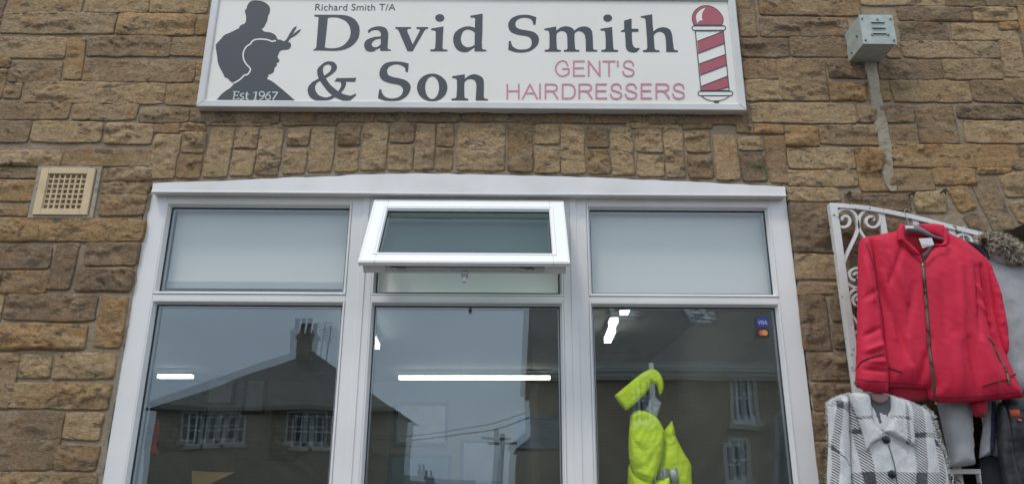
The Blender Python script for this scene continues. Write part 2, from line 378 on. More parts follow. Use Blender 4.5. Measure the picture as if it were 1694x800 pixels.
RIGHT = """1221,-20,1246,62 1252,-20,1418,28 1422,-20,1556,12 1560,-20,1620,14g 1625,-20,1740,14g 1484,16,1602,38g 1607,17,1678,37 1681,15,1740,25p 1256,34,1400,63 1486,42,1565,71g 1571,43,1648,69p 1652,42,1680,52o 1683,28,1740,58o 1653,56,1688,130p 1692,60,1740,130g
1225,68,1302,96g 1306,65,1405,97 1409,80,1460,97 1465,76,1486,98 1490,73,1650,98 1228,101,1283,133 1368,102,1427,132 1431,102,1446,134 1449,103,1553,134g 1559,102,1652,133 1657,134,1740,137
1288,102,1365,168 1232,137,1292,168p 1371,139,1430,169o 1433,139,1450,169 1453,139,1469,169o 1474,138,1600,171 1606,138,1740,172 1242,175,1412,206p 1416,176,1508,205 1514,178,1577,239 1581,177,1688,199g 1692,177,1740,199
1298,212,1350,243o 1353,210,1515,241 1592,204,1740,238p 1302,248,1410,281p 1417,248,1464,318o 1468,243,1680,279o 1686,244,1740,262 1303,285,1415,310p 1468,284,1540,318 1541,282,1610,307o 1303,314,1385,333p 1396,323,1502,351d 1510,320,1560,352
1308,341,1412,418d 1416,356,1500,400g 1315,424,1402,463 1406,405,1500,460g 1320,470,1400,487 1325,491,1366,580g 1372,470,1410,532g 1376,538,1424,578g 1415,465,1520,530g 1430,535,1530,600g 1338,585,1420,629g 1424,605,1540,640g 1343,634,1381,679g 1385,636,1425,690g 1430,645,1545,700g 1347,684,1379,727g 1383,694,1450,740g 1352,732,1388,800g 1455,704,1545,770g 1392,745,1450,810g 1455,775,1550,830g 1504,404,1600,440g 1525,445,1590,500g
1614,281,1668,289o 1672,266,1740,283"""
for blk in (LEFT, RIGHT):
    for q in blk.split():
        t = q[-1] if q[-1].isalpha() else None; q = q[:-1] if t else q
        prect(*[float(a) for a in q.split(',')], t)
pquad([(115,66),(147,66),(137,136),(107,135)], 'o'); pquad([(98,404),(137,404),(119,480),(80,480)], 'g'); pquad([(172,487),(218,492),(202,576),(157,576)], 'o')
pquad([(1562,314),(1594,306),(1612,346),(1586,356)], 'o'); pquad([(1600,302),(1640,294),(1676,381),(1640,384)]); pquad([(1646,292),(1760,272),(1772,322),(1662,330)])
pquad([(1664,337),(1770,328),(1790,368),(1684,372)]); pquad([(1588,360),(1612,352),(1632,386),(1606,392)], 'g')
# arch ring over the window
hdr = [(200, 304), (254, 303), (400, 297), (520, 292), (620, 288), (700, 287), (800, 288), (900, 291), (1040, 296), (1150, 301), (1299, 309), (1400, 314)]
def hy(x): return float(np.interp(x, [a for a, b in hdr], [b for a, b in hdr]))
VOU = [(256,299,225,0),(303,340,221,258),(346,385,214,0),(389,425,214,250),(430,467,213,0),(474,510,213,246),(515,553,211,0),(558,595,210,246),(601,641,207,0),(645,684,205,241),(687,719,206,0),(723,750,208,247),
 (757,835,208,0),(841,881,208,0),(885,925,209,244),(928,966,210,0),(972,1006,212,250),(1011,1046,213,0),(1052,1095,217,257),(1099,1129,215,0),(1134,1174,219,257),(1179,1217,226,0),(1221,1260,228,254),(1265,1297,228,0)]
for (a, b, t, s_) in VOU:
    bt = hy((a+b)/2)-3; k = lambda x, y: x+(x-850)*.0000*(y-250)
    def vq(y0, y1, tone=None):
        f = lambda x, y: x+(x-872)/3750*(y-250)*1.35+(-.8 if x < (a+b)/2 else .8)
        pquad([(f(a, y0), y0+random.uniform(-2, 2)), (f(b, y0), y0+random.uniform(-2, 2)), (f(b, y1), y1), (f(a, y1), y1)], tone)
    tn = random.choice(['p', None, 'p', None])
    if s_: vq(t, s_-2, tn); vq(s_+2, bt, random.choice(['p', None, None]) if a != 1221 else 'dm')
    else: vq(t, bt, tn)
# blocks beyond the frame of the photo
PX0 = W(1555, 700)[0]                      # left jamb of the passage
PX1 = PX0+1.15; PCX = (PX0+PX1)/2
ARCH_S, ARCH_R = 1.98, 1.10
def arch_z(x):
    """soffit of the passage arch"""
    z0 = W(1648, 386)[1]; zc = W(1760, 350)[1]
    return float(np.interp(x, [PX0-.01, PX0+.12, W(1600, 395)[0], W(1648, 386)[0], W(1694, 372)[0], PCX+.2, PX1-.15, PX1], [2.05, 2.33, 2.49, z0, W(1694, 372)[1], zc, 2.5, 2.05]))
def overl(a, b, c, t):
    for (x0, x1, z0, z1) in BBOX:
        if a < x1-.004 and b > x0+.004 and c < z1-.004 and t > z0+.004: return True
    return False
inview = lambda x, z: (-1.774-(z-1.61)*.2126-.03 < x < 1.84+(z-1.62)*.207+.03 and 1.55 < z < 3.66)
z = 0.0
while z < 5.2:
    h = random.uniform(.085, .125); x = -6.0+random.uniform(0, .3)
    while x < 6.0:
        wd = random.uniform(.16, .48); a, b, c, t = x+.006, x+wd-.006, z+.006, z+h-.006
        x += wd
        if b > WX0-.02 and a < WX1+.02 and c < 2.80 and t > .62: 
            if a < WX0-.06: b = WX0-.02
            elif b > WX1+.06: a = WX1+.02
            else: continue
        if b > PX0-.01 and a < PX1+.01 and c < arch_z((max(a, PX0)+min(b, PX1))/2)+.02:
            if a < PX0-.06 and c < 2.4: b = PX0-.012
            elif b > PX1+.06 and c < 2.4: a = PX1+.012
            else: continue
        if overl(a, b, c, t):
            # try to squeeze a shorter block in
            ok = False
            m3 = (b-a)/3
            for (aa, bb) in ((a, a+m3*2-.006), (a+m3+.006, b), (a, a+m3-.006), (a+m3*2+.006, b), (a+m3, a+2*m3)):
                if not overl(aa, bb, c, t) and not inview((aa+bb)/2, (c+t)/2): stone([(aa, t), (bb, t), (bb, c), (aa, c)], None, .02); ok = True; break
            continue
        if inview((a+b)/2, (c+t)/2) and not (-1.3 < (a+b)/2 < 1.0 and c > 3.0): continue
        stone([(a, t), (b, t), (b, c), (a, c)], None, .02)
    z += h
me = bpy.data.meshes.new('wall')
# mortar sheet with openings, added to the same mesh
NS = len(SV); NF = len(SF)
MV, MF = [], []
def mquad(x0, x1, z0, z1):
    """bed of mortar, gently uneven"""
    nx = max(1, int((x1-x0)/.03)); nz = max(1, int((z1-z0)/.03)); i0 = len(MV)
    for j in range(nz+1):
        for i in range(nx+1):
            xx = x0+(x1-x0)*i/nx; zz = z0+(z1-z0)*j/nz; MV.append((xx, None, zz))
    for j in range(nz):
        for i in range(nx): p = i0+j*(nx+1)+i; MF.append((p, p+1, p+nx+2, p+nx+1))
mquad(-6, WX0-.008, 0, 5.2); mquad(WX0-.008, WX1+.008, 2.73, 5.2); mquad(WX0-.008, WX1+.008, 0, .62); mquad(WX1+.008, PX0, 0, 5.2); mquad(PX1, 6, 0, 5.2)
xs = np.linspace(PX0, PX1, 40)
for a, b in zip(xs, xs[1:]):
    i0 = len(MV); MV += [(a, None, arch_z(a)), (b, None, arch_z(b)), (b, None, 5.2), (a, None, 5.2)]; MF.append((i0, i0+1, i0+2, i0+3))
    # soffit of the passage arch
    i0 = len(MV); MV += [(a, -.012, arch_z(a)), (a, .45, arch_z(a)), (b, .45, arch_z(b)), (b, -.012, arch_z(b))]; MF.append((i0, i0+1, i0+2, i0+3))
for a in (PX0, PX1):
    i0 = len(MV); MV += [(a, -.012, 0), (a, .45, 0), (a, .45, 2.05), (a, -.012, 2.05)]; MF.append((i0, i0+1, i0+2, i0+3))
mvx = np.array([v[0] for v in MV]); mvz = np.array([v[2] for v in MV]); my = -.0118-.0030*fbm(mvx*6, mvz*6, 3, 3)
MV = [(v[0], my[i] if v[1] is None else v[1], v[2]) for i, v in enumerate(MV)]
o = mesh_obj('wall', SV+MV, SF+[tuple(k+NS for k in f) for f in MF], [M_STONE, M_MORTAR], bld, True, [0]*NF+[1]*len(MF))
at = o.data.color_attributes.new('tone', 'FLOAT_COLOR', 'POINT')
arr = np.zeros((len(o.data.vertices), 4), 'f'); arr[:NS] = np.array(ST); at.data.foreach_set('color', arr.ravel())
# reveals round the window, hidden core of the wall
rv = MB(); rv.box(-6, WX0-.01, .14, .18, 0, 5.2); rv.box(WX1+.01, PX0, .14, .18, 0, 5.2); rv.box(PX1, 6, .46, .5, 0, 5.2); rv.box(WX0-.01, WX1+.01, .14, .18, 2.80, 5.2); rv.box(PX0, PX1, .46, .5, 2.75, 5.2)
rv.box(WX0-.02, WX0-.008, .004, .139, .62, 2.80); rv.box(WX1+.008, WX1+.02, .004, .139, .62, 2.80); rv.box(WX0-.01, WX1+.01, .075, .139, 2.80, 2.82); rv.box(WX0-.01, WX1+.01, .004, .139, .60, .615)
rv.box(WX0-.01, WX1+.01, .14, .18, 0, .6)
M_PLASTER = mat('plaster', (.38, .41, .43), .8, var=.06, vscale=1.5)
rv.build('reveal', M_PLASTER, bld)
# mortar pointing beside the frame
def ragged(name, pts_l, pts_r, y, m, parent, amp=.003):
    b = MB(); n = 60
    L_ = [W(*p) for p in pts_l]; R2 = [W(*p) for p in pts_r]
    zs = np.linspace(max(p[1] for p in L_), min(p[1] for p in L_), n)
    xl = np.interp(-zs, [-p[1] for p in L_], [p[0] for p in L_])+amp*fbm(zs*30, zs*0+2, 1, 3)*2
    xr = np.interp(-zs, [-p[1] for p in R2], [p[0] for p in R2])+amp*fbm(zs*34, zs*0+9, 5, 3)*2
    for i in range(n-1):
        yy = [y-.003*math.sin(i*1.7)*.4, y-.003*math.sin((i+1)*1.7)*.4]; xm = [(xl[i]+xr[i])/2, (xl[i+1]+xr[i+1])/2]
        b.quad((xl[i], y+.012, zs[i]), (xm[0], yy[0], zs[i]), (xm[1], yy[1], zs[i+1]), (xl[i+1], y+.012, zs[i+1]))
        b.quad((xm[0], yy[0], zs[i]), (xr[i], y+.012, zs[i]), (xr[i+1], y+.012, zs[i+1]), (xm[1], yy[1], zs[i+1]))
    return b.build(name, m, parent, True)
ragged('mortar_joint', [(243,322),(229,400),(210,500),(186,640),(155,830)], [(251,322),(236,400),(219,500),(195,640),(163,830)], -.012, M_CEMENT, bld)
ragged('mortar_joint', [(1303,318),(1313,400),(1325,500),(1341,640),(1359,830)], [(1310,318),(1320,400),(1331,500),(1350,640),(1368,830)], -.012, M_CEMENT, bld)
# cement-filled chase below the vent box
def patch(name, cl, wd, y, parent):
    n = 70; P = [W(*p) for p in cl]; zs = np.linspace(P[0][1], P[-1][1], n)
    xc = np.interp(-zs, [-p[1] for p in P], [p[0] for p in P]); ww = np.interp(-zs, [-p[1] for p in P], wd)
    b = MB(); cols = []
    for k, s_ in enumerate((-1, -.72, -.3, .25, .7, 1)):
        dx = s_*ww+.008*fbm(zs*28, zs*0+k*5, 2, 3)*(1 if abs(s_) > .8 else .3)
        yy = (np.full(n, .0) if abs(s_) > .9 else y-.0045*fbm(zs*25, zs*0+k*9, 4, 3))
        cols.append([(xc[i]+dx[i], yy[i], zs[i]) for i in range(n)])
    for a, c in zip(cols, cols[1:]):
        for i in range(n-1): b.quad(a[i], c[i], c[i+1], a[i+1])
    return b.build(name, M_CEMENT, parent, True)
patch('cement_patch', [(1436,97),(1438,115),(1444,150),(1450,185),(1456,215),(1462,250),(1464,285),(1470,308),(1474,319)], [.038, .032, .028, .032, .034, .030, .033, .030, .018], -.0225, bld)
# cement round the air brick
def frame_patch(x0, x1, z0, z1, wd, y):
    b = MB(); b.ring(x0-wd, x1+wd, z0-wd*.6, z1+wd*.6, [(0, .0), (.002, y), (wd*.8, y), (wd*.8, .0)]); return b
a0 = W(75, 319)[0]; a1 = W(150, 319)[0]
AX0, AX1 = (W(75, 281)[0]+W(60, 357.5)[0])/2, (W(163, 283)[0]+W(149.5, 359)[0])/2
AZ1, AZ0 = W(119, 282)[1], W(105, 358.5)[1]
frame_patch(AX0, AX1, AZ0, AZ1, .022, -.0185).build('cement_surround', M_CEMENT, bld)
ab = MB(); Y0, Y1 = -.026, .022; fw = .030; N = 7
ab.box(AX0, AX0+fw, Y0, Y1, AZ0, AZ1); ab.box(AX1-fw, AX1, Y0, Y1, AZ0, AZ1); ab.box(AX0+fw, AX1-fw, Y0, Y1, AZ0, AZ0+fw*.8); ab.box(AX0+fw, AX1-fw, Y0, Y1, AZ1-fw*.8, AZ1)
gx0, gx1, gz0, gz1 = AX0+fw, AX1-fw, AZ0+fw*.8, AZ1-fw*.8
cw, ch = (gx1-gx0)/N, (gz1-gz0)/N; bwx, bwz = cw*.30, ch*.30
for i in range(N+1): xx = gx0+i*cw; ab.box(xx-bwx/2, xx+bwx/2, Y0+.006, -.008, gz0, gz1)
for j in range(N+1):
    zz = gz0+j*ch
    for i in range(N): ab.box(gx0+i*cw+bwx/2, gx0+(i+1)*cw-bwx/2, Y0+.0065, -.008, zz-bwz/2, zz+bwz/2)
M_TERRA = mat('buff_clay', (.60, .46, .275), .8, bump=.0015, bscale=80, var=.12, vscale=18)
ab.build('air_brick', M_TERRA, bld, bevel=.0015)
dk = MB(); dk.box(AX0+.004, AX1-.004, .03, .045, AZ0+.004, AZ1-.004); dk.build('vent_cavity', mat('cavity', (.085, .060, .035), .9), bld)
# passage behind the arch
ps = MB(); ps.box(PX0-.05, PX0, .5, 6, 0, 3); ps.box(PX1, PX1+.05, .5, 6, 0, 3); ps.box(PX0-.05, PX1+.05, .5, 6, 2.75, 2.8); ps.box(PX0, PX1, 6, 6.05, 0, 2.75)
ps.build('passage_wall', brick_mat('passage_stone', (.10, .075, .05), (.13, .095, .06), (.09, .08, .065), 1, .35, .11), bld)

# ------------------------------------------------------------------ the shop window
YF = 0.0
BEAD = [(0, -.0015), (.002, -.004), (.006, -.003), (.0135, .016), (.0135, .024)]
GLX = [(-1.343, -.612), (-.516, .217), (.314, 1.040)]          # bead outer x per bay
ZU = (2.298, 2.668); ZL = (.75, 2.274)
wf = MB()
XS = [(WX0, -.5575), (-.5545, .2585), (.2615, WX1)]
for (u0, u1), (g0, g1) in zip(XS, GLX):
    wf.box(u0, g0, YF, .07, .64, WZT); wf.box(g1, u1, YF, .07, .64, WZT)
    wf.box(g0, g1, YF+.0001, .07, ZU[1], WZT-.0002); wf.box(g0, g1, YF+.0001, .07, ZL[1], ZU[0]); wf.box(g0, g1, YF+.0001, .07, .64, ZL[0])
win = wf.build('window', M_UPVC, bld, bevel=.0022)
tag(win, 'white three bay shop window frame')
cv = MB()
for sx_ in (-.556, .260): cv.box(sx_-.013, sx_+.013, YF-.004, YF-.0002, .64, WZT-.001)
cv.build('mullion_cover', M_UPVC, win, bevel=.0015)
for i, (g0, g1) in enumerate(GLX):
    for (z0, z1) in (ZU, ZL):
        if i == 1 and z0 == ZU[0]: continue
        b = MB(); b.ring(g0, g1, z0, z1, BEAD); b.build('bead', M_UPVC, win)
        d = .0135
        g = MB(); g.ring(g0+d, g1-d, z0+d, z1-d, [(0, .0205), (.0035, .0215), (.0035, .026)]); g.build('gasket', M_RUBBER, win)
        s_ = MB(); s_.ring(g0+d, g1-d, z0+d, z1-d, [(.001, .030), (.007, .030), (.007, .042), (.001, .042)]); s_.build('spacer_bar', M_SPACER, win)
        p = MB(); e = .0
        p.quad((g0+.004, .026, z0+.004), (g1-.004, .026, z0+.004), (g1-.004, .026, z1-.004), (g0+.004, .026, z1-.004))
        # inner sheet of the sealed unit, bowed a touch out of parallel
        tx, tz = .0042, -.0030
        if i == 2: tx = -.0040
        xc, zc = (g0+g1)/2, (z0+z1)/2; yy = lambda x, z_: .046+tx*(x-xc)+tz*(z_-zc)
        q = [(g0+.004, z0+.004), (g1-.004, z0+.004), (g1-.004, z1-.004), (g0+.004, z1-.004)]
        if z0 != ZU[0]: p.quad(*[(x, yy(x, z_), z_) for x, z_ in q])
        p.build('pane', M_GLASS, win, fix=False)
# rebate of the opening light
rb = MB(); g0, g1 = GLX[1]
rb.ring(g0, g1, ZU[0], ZU[1], [(0, -.001), (.006, -.001), (.006, .03), (.020, .03), (.020, .07)]); rb.build('rebate', M_UPVC, win)
g = MB(); g.ring(g0+.0125, g1-.0125, ZU[0]+.0125, ZU[1]-.0125, [(0, .0295), (.0, .027), (.005, .027), (.005, .0295)]); g.build('gasket', M_RUBBER, win)
# header board with the top scribed to the arch
YH = -.040
hp = [(W(x, hy(x)+1.2*math.sin(x*.045)*0+random.uniform(-.7, .7), YH)) for x in range(254, 1300, 18)]
x0h, x1h = W(251, 317, YH)[0], W(1300.5, 325, YH)[0]; zb = W(775, 321, YH)[1]
hp = [(x0h, W(254, 303, YH)[1])]+hp[1:]+[(x1h, W(1299, 309, YH)[1])]
hb = MB(); n = len(hp)
for i in range(n-1):
    (xa, za), (xb, zb2) = hp[i], hp[i+1]
    hb.quad((xa, YH, zb), (xb, YH, zb), (xb, YH, zb2), (xa, YH, za)); hb.quad((xa, YH, za), (xb, YH, zb2), (xb, 0.02, zb2), (xa, 0.02, za))
hb.quad((x0h, YH, zb), (x1h, YH, zb), (x1h, -.0005, zb), (x0h, -.0005, zb))
hb.quad((x0h, YH, zb), (x0h, YH, hp[0][1]), (x0h, .02, hp[0][1]), (x0h, .02, zb)); hb.quad((x1h, YH, zb), (x1h, YH, hp[-1][1]), (x1h, .02, hp[-1][1]), (x1h, .02, zb))
hb.build('header_board', M_UPVC2, win)
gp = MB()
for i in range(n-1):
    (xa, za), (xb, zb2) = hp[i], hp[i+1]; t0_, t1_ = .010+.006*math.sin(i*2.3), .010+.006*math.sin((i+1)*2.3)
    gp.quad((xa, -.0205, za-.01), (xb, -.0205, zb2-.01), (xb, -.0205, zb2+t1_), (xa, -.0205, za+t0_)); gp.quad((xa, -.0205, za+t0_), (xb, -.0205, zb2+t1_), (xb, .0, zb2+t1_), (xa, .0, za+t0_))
gp.build('gap_shadow_strip', mat('gap_shadow_strip', (.05, .042, .036), .9, bump=.004, bscale=70), win)  # dark strip added to hold the shadow line above the header board
hb = MB(); hb.box(x0h-.001, x1h+.001, YH-.0025, YH-.0002, zb-.001, zb+.006); hb.build('header_trim', M_UPVC, win, bevel=.001)
# sill
sl = MB(); sl.box(WX0-.03, WX1+.03, -.12, .07, .60, .638); sl.build('sill', M_UPVC, win, bevel=.004)
# opening light: top hung, swung out
SW, SL_, TH = .745, .398, R_(35.5)
scx = (g0+g1)/2
Ms = Matrix.Translation((scx, -.016, 2.669)) @ Matrix.Rotation(-TH, 4, 'X')
def XF(b): b.v = [Ms @ Vector(v) for v in b.v]; return b
sf = MB(); fwd = .058
# local: x across, z from 0 (top) to -SL, y<0 outside
for (xa, xb, za, zb_) in ((-SW/2, -SW/2+fwd, -SL_, 0), (SW/2-fwd, SW/2, -SL_, 0), (-SW/2+fwd, SW/2-fwd, -SL_, -SL_+fwd), (-SW/2+fwd, SW/2-fwd, -fwd, 0)):
    sf.box(xa, xb, -.012, .006, za, zb_)
sash = XF(sf).build('opening_sash', M_UPVCB, win, bevel=.003)
tag(sash, 'top hung sash swung open')
s2 = MB(); s2.ring(-SW/2+.0125, SW/2-.0125, -SL_+.0125, -.0125, [(0, .006), (0, .046), (.052, .046), (.052, .006)])
XF(s2).build('sash_back', M_UPVC, win)
s2 = MB(); s2.ring(-SW/2+fwd-.014, SW/2-fwd+.014, -SL_+fwd-.014, -fwd+.014, [(0, -.0125), (.003, -.0150), (.006, -.0145), (.016, -.003), (.016, .004)])
XF(s2).build('bead', M_UPVCB, win)
s2 = MB(); s2.ring(-SW/2+.004, SW/2-.004, -SL_+.004, -.004, [(0, -.0122), (.001, -.0140), (.004, -.0140), (.005, -.0122)]); XF(s2).build('sash_lip', M_UPVCB, win)
s2 = MB(); e = fwd-.012; s2.quad((-SW/2+e, .004, -SL_+e), (SW/2-e, .004, -SL_+e), (SW/2-e, .004, -e), (-SW/2+e, .004, -e)); s2.quad((-SW/2+e, .026, -SL_+e), (SW/2-e, .026, -SL_+e), (SW/2-e, .026, -e), (-SW/2+e, .026, -e))
XF(s2).build('pane', M_GLASS2, win, fix=False)
s2 = MB(); s2.ring(-SW/2+fwd+.002, SW/2-fwd-.002, -SL_+fwd+.002, -fwd-.002, [(0, .0015), (.003, .0025)]); XF(s2).build('gasket', M_RUBBER, win)
# lock strip and keeps on the underside of the sash
zz = -SL_+.0125
s2 = MB(); s2.box(-SW/2+.09, SW/2-.09, .016, .034, zz-.004, zz-.0005); XF(s2).build('lock_strip', M_STEEL, win, bevel=.001)
for sx_ in (-.235, .22):
    s2 = MB(); s2.box(sx_-.022, sx_+.022, .014, .030, zz-.010, zz-.0045); s2.box(sx_-.004, sx_+.030, .018, .024, zz-.014, zz-.0100); XF(s2).build('lock_cam', M_STEEL, win)
for k in range(8): s2 = MB(); sx_ = -.26+k*.072; s2.box(sx_-.003, sx_+.003, .022, .028, zz-.0062, zz-.0038); XF(s2).build('screw', M_STEEL, win)
s2 = MB(); s2.box(-.012, .012, .035, .060, zz-.012, zz+.004); s2.box(-.007, .007, .048, .058, zz-.040, zz-.0122); XF(s2).build('handle', mat('white_handle', (.55, .55, .54), .4), win, bevel=.002)
s2 = MB(); s2.ring(-SW/2+.010, SW/2-.010, -SL_+.010, -.010, [(0, .0075), (0, .0115), (.004, .0115), (.004, .0075)]); XF(s2).build('gasket', M_RUBBER, win)
for sx_ in (-1, 1):
    st = MB()
    xw = scx+sx_*(.352); a = Vector((xw, .004, 2.62)); c = Ms @ Vector((sx_*.350, .03, -.26)); bq = Vector((xw, .01, 2.42))
    st.tube([bq, c], .0045, 6); st.tube([a, bq], .004, 6)
    st.build('friction_stay', M_STEEL, win)
# ------------------------------------------------------------------ shop sign
SYF = -.060                                  # front of the sign
sx0 = W(325.5, 178, SYF)[0]; sx0t = W(348.5, 0, SYF)[0]; SX0 = (sx0+sx0t)/2
SX1 = (W(1233, 180, SYF)[0]+W(1218.6, 0, SYF)[0])/2
SZ0 = W(780, 179, SYF)[1]; SZ1 = W(780, -13, SYF)[1]
SC = ((SX0+SX1)/2, 0, SZ0)
sign = root('shop_sign', 'wide white barber shop sign box with grey serif lettering above the window', 'shop sign', ((SX0+SX1)/2, -.01, SZ0))
TW = .030
b = MB(); b.ring(SX0, SX1, SZ0, SZ1, [(0, -.005), (0, SYF+.002), (.002, SYF), (TW-.004, SYF), (TW, SYF+.003), (TW, SYF+.0105)]); b.build('frame', M_ALU, sign)
b = MB(); b.box(SX0+.002, SX1-.002, -.022, -.0055, SZ0+.002, SZ1-.002); b.build('back_tray', mat('galvanised', (.20, .205, .20), .5, .6), sign)
PY = SYF+.010
b = MB(); b.box(SX0+TW-.004, SX1-TW+.004, PY, PY+.004, SZ0+TW-.004, SZ1-TW+.004); b.build('face_panel', M_SIGNW, sign)
for (x, dx) in ((SX0, 1), (SX1, -1)):      # dark mitre gaps
    b = MB()
    b.poly([(x+dx*.0012, SYF-.0004, SZ0+.0004), (x+dx*(TW-.002), SYF-.0004, SZ0+TW-.0045), (x+dx*(TW-.002), SYF-.0004, SZ0+TW-.0026), (x+dx*.0005, SYF-.0004, SZ0+.0016)])
    b.build('mitre_joint', M_BLACK, sign, fix=False)
LAY = [0]
def outline(name, loops, m, y, parent, close=True, th=.0006):
    """flat vinyl shape: loops of px points (first outer, others holes), cut by constrained triangulation"""
    V2, E2 = [], []
    for lp in loops:
        q = [W(px, py, y) for px, py in lp]
        if sum(a[0]*b[1]-b[0]*a[1] for a, b in zip(q, q[1:]+q[:1])) < 0: q.reverse()
        i0 = len(V2); V2 += [Vector(p) for p in q]; E2 += [(i0+i, i0+(i+1) % len(q)) for i in range(len(q))]
    def inside(p, lp):
        c = False; n = len(lp)
        for i in range(n):
            a, b_ = lp[i], lp[(i+1) % n]
            if (a[1] > p[1]) != (b_[1] > p[1]) and p[0] < (b_[0]-a[0])*(p[1]-a[1])/(b_[1]-a[1])+a[0]: c = not c
        return c
    ws = [[W(px, py, y) for px, py in lp] for lp in loops]
    v, e, f, *_ = delaunay_2d_cdt(V2, E2, [], 0, 1e-7)
    F = []
    for t in f:
        c = sum((v[i] for i in t), Vector((0, 0)))/3
        k = sum(inside(c, lp) for lp in ws)
        if k % 2 == 1: F.append(tuple(t))
    return [(p[0], y, p[1]) for p in v], F
def vinyl(name, shapes, m, y, parent):
    VV, FF = [], []
    for k_, lps in enumerate(shapes):
        v, f = outline(name, lps, m, y-k_*.00006, parent); n = len(VV); VV += v; FF += [tuple(i+n for i in t) for t in f]
    o = mesh_obj(name, VV, FF, m, parent)
    bm = bmesh.new(); bm.from_mesh(o.data)
    for fc in bm.faces:
        if fc.normal.y > 0: fc.normal_flip()
    bm.to_mesh(o.data); bm.free(); return o
def G(s, ox, oy, k=7.99, dx=0): return [(ox+(x+dx)/k, oy+y/k) for x, y in sm(pp(s), 6)]
def EL(cx, cy, rx, ry, ox, oy, k=7.99, n=40): return [(ox+(cx+rx*math.cos(2*math.pi*i/n))/k, oy+(cy+ry*math.sin(2*math.pi*i/n))/k) for i in range(n)]
YL = PY-.0012
D_ = [[G('160,117! 400,117! 520,120 610,134 690,175 742,245 757,315 748,400 705,480 625,545 530,580 430,592 300,589! 143,587! 150,576 175,562 186,545! 216,162! 212,148 200,143 158,138!', 500, 10),
       G('338,155! 400,150 470,155 550,185 610,240 638,320 632,400 595,470 540,522 470,552 400,560 340,558 297,550!', 500, 10)]]
A_ = [[G('870,320! 930,285 1000,270 1060,275 1110,300 1133,350 1136,400 1130,480! 1127,560! 1140,570 1172,578! 1170,592! 1030,592! 1028,553! 980,575 940,600 890,603 850,590 822,550 820,500 840,460 890,430 960,410 1040,402! 1040,370 1025,335 990,318 950,318 910,330 885,358! 870,350!', 500, 10),
       G('1038,430! 980,440 935,465 917,500 925,530 955,545 985,543 1020,525 1038,500!', 500, 10)]]
V_ = [[G('1230,280! 1437,280! 1437,298! 1400,301 1385,318! 1390,340! 1460,510! 1550,335! 1557,312 1510,300! 1510,280! 1663,280! 1663,300! 1632,305 1612,330! 1458,598! 1390,598! 1280,340! 1262,310 1230,298!', 500, 10)]]
I_ = [[EL(379, 158, 60, 49, 680, 10)], [G('265,300! 428,272! 420,400! 415,555! 430,573 480,577! 480,598! 255,598! 255,577! 300,572 318,558! 325,450! 328,350! 315,325 265,318!', 680, 10)]]
DD = [[G('785,130! 945,103! 943,300! 935,480! 938,560! 955,575 995,580! 995,598! 840,598! 838,547! 745,607! 690,608 630,590 585,545 560,480 560,410 580,355 630,310 700,278 750,270 800,275 843,288! 848,170! 838,155 785,150!', 680, 10),
       G('843,352! 800,320 745,310 700,325 670,370 657,430 665,480 690,520 730,543 770,545 810,533 840,515!', 680, 10)]]
S_ = [[G('1655,150! 1645,247! 1615,247! 1610,215 1590,180 1545,160 1490,155 1430,168 1390,200 1378,240 1395,285 1450,310 1540,325 1620,345 1675,390 1690,440 1680,500 1640,550 1580,590 1510,610 1440,615 1360,605 1285,577! 1293,465! 1320,465! 1330,510 1355,545 1410,572 1470,577 1530,570 1575,545 1595,500 1590,450 1565,415 1510,395 1430,385 1350,360 1305,325 1285,270 1290,220 1330,165 1400,130 1480,118 1570,123', 680, 10)]]
M_ = [[G('165,300! 320,272! 322,328! 380,285 440,270 500,278 540,300 560,328! 610,290 670,273 730,278 780,310 798,360 805,460! 808,560! 820,578 862,582! 862,603! 713,603! 712,520! 708,430 690,370 650,338 610,332 580,345 562,370! 562,450! 570,560! 585,578 628,582! 628,603! 422,603! 422,582! 460,575 470,555! 468,450! 462,380 440,345 400,330 360,338 325,365! 322,460! 330,562! 345,578 382,582! 382,603! 168,603! 168,580! 215,575 232,550! 232,400! 225,340 210,325 165,320!', 880, 10)]]
I2 = [[EL(1001, 161, 58, 48, 880, 10)], [G('905,303! 1060,278! 1065,400! 1075,560! 1090,578 1138,582! 1138,605! 918,605! 918,583! 962,576 975,558! 975,450! 968,350! 955,327 905,322!', 880, 10)]]
T_ = [[G('1218,195! 1317,167! 1317,302! 1407,303! 1407,340! 1320,341! 1322,450! 1335,520 1370,555 1410,555 1428,562! 1385,607! 1340,613 1280,600 1245,560 1238,480! 1230,342! 1175,340! 1178,330! 1220,308!', 880, 10)]]
H_ = [[G('478,137! 630,112! 635,230! 645,338! 700,300 760,283 830,292 875,330 895,390! 905,480! 915,563! 930,582 970,587! 970,607! 817,607! 815,520! 808,430 790,370 750,342 710,340 670,365 650,390! 655,480! 663,562! 680,582 727,587! 727,607! 508,607! 508,585! 553,578 567,552! 560,400! 545,200! 530,160 480,153!', 1000, 10)]]
AMP = [[G('455,315! 715,310! 697,362! 577,360! 575,400 555,450 510,510! 560,530 640,545 690,525 705,518! 712,535 700,550! 630,612! 580,616 520,605 430,567! 360,600 250,615 170,605 100,560 72,490 80,430 130,370 217,320! 200,260 200,200 240,150 300,105 360,93 420,105 455,150 450,200 400,255 310,315! 370,400 475,490! 510,430 515,390 500,362! 425,358!', 500, 90),
        G('292,282! 275,235 275,180 300,145 340,133 375,145 385,180 365,230!', 500, 90), G('232,350! 190,380 168,430 180,490 220,540 290,567 340,565 398,542! 330,480', 500, 90)]]
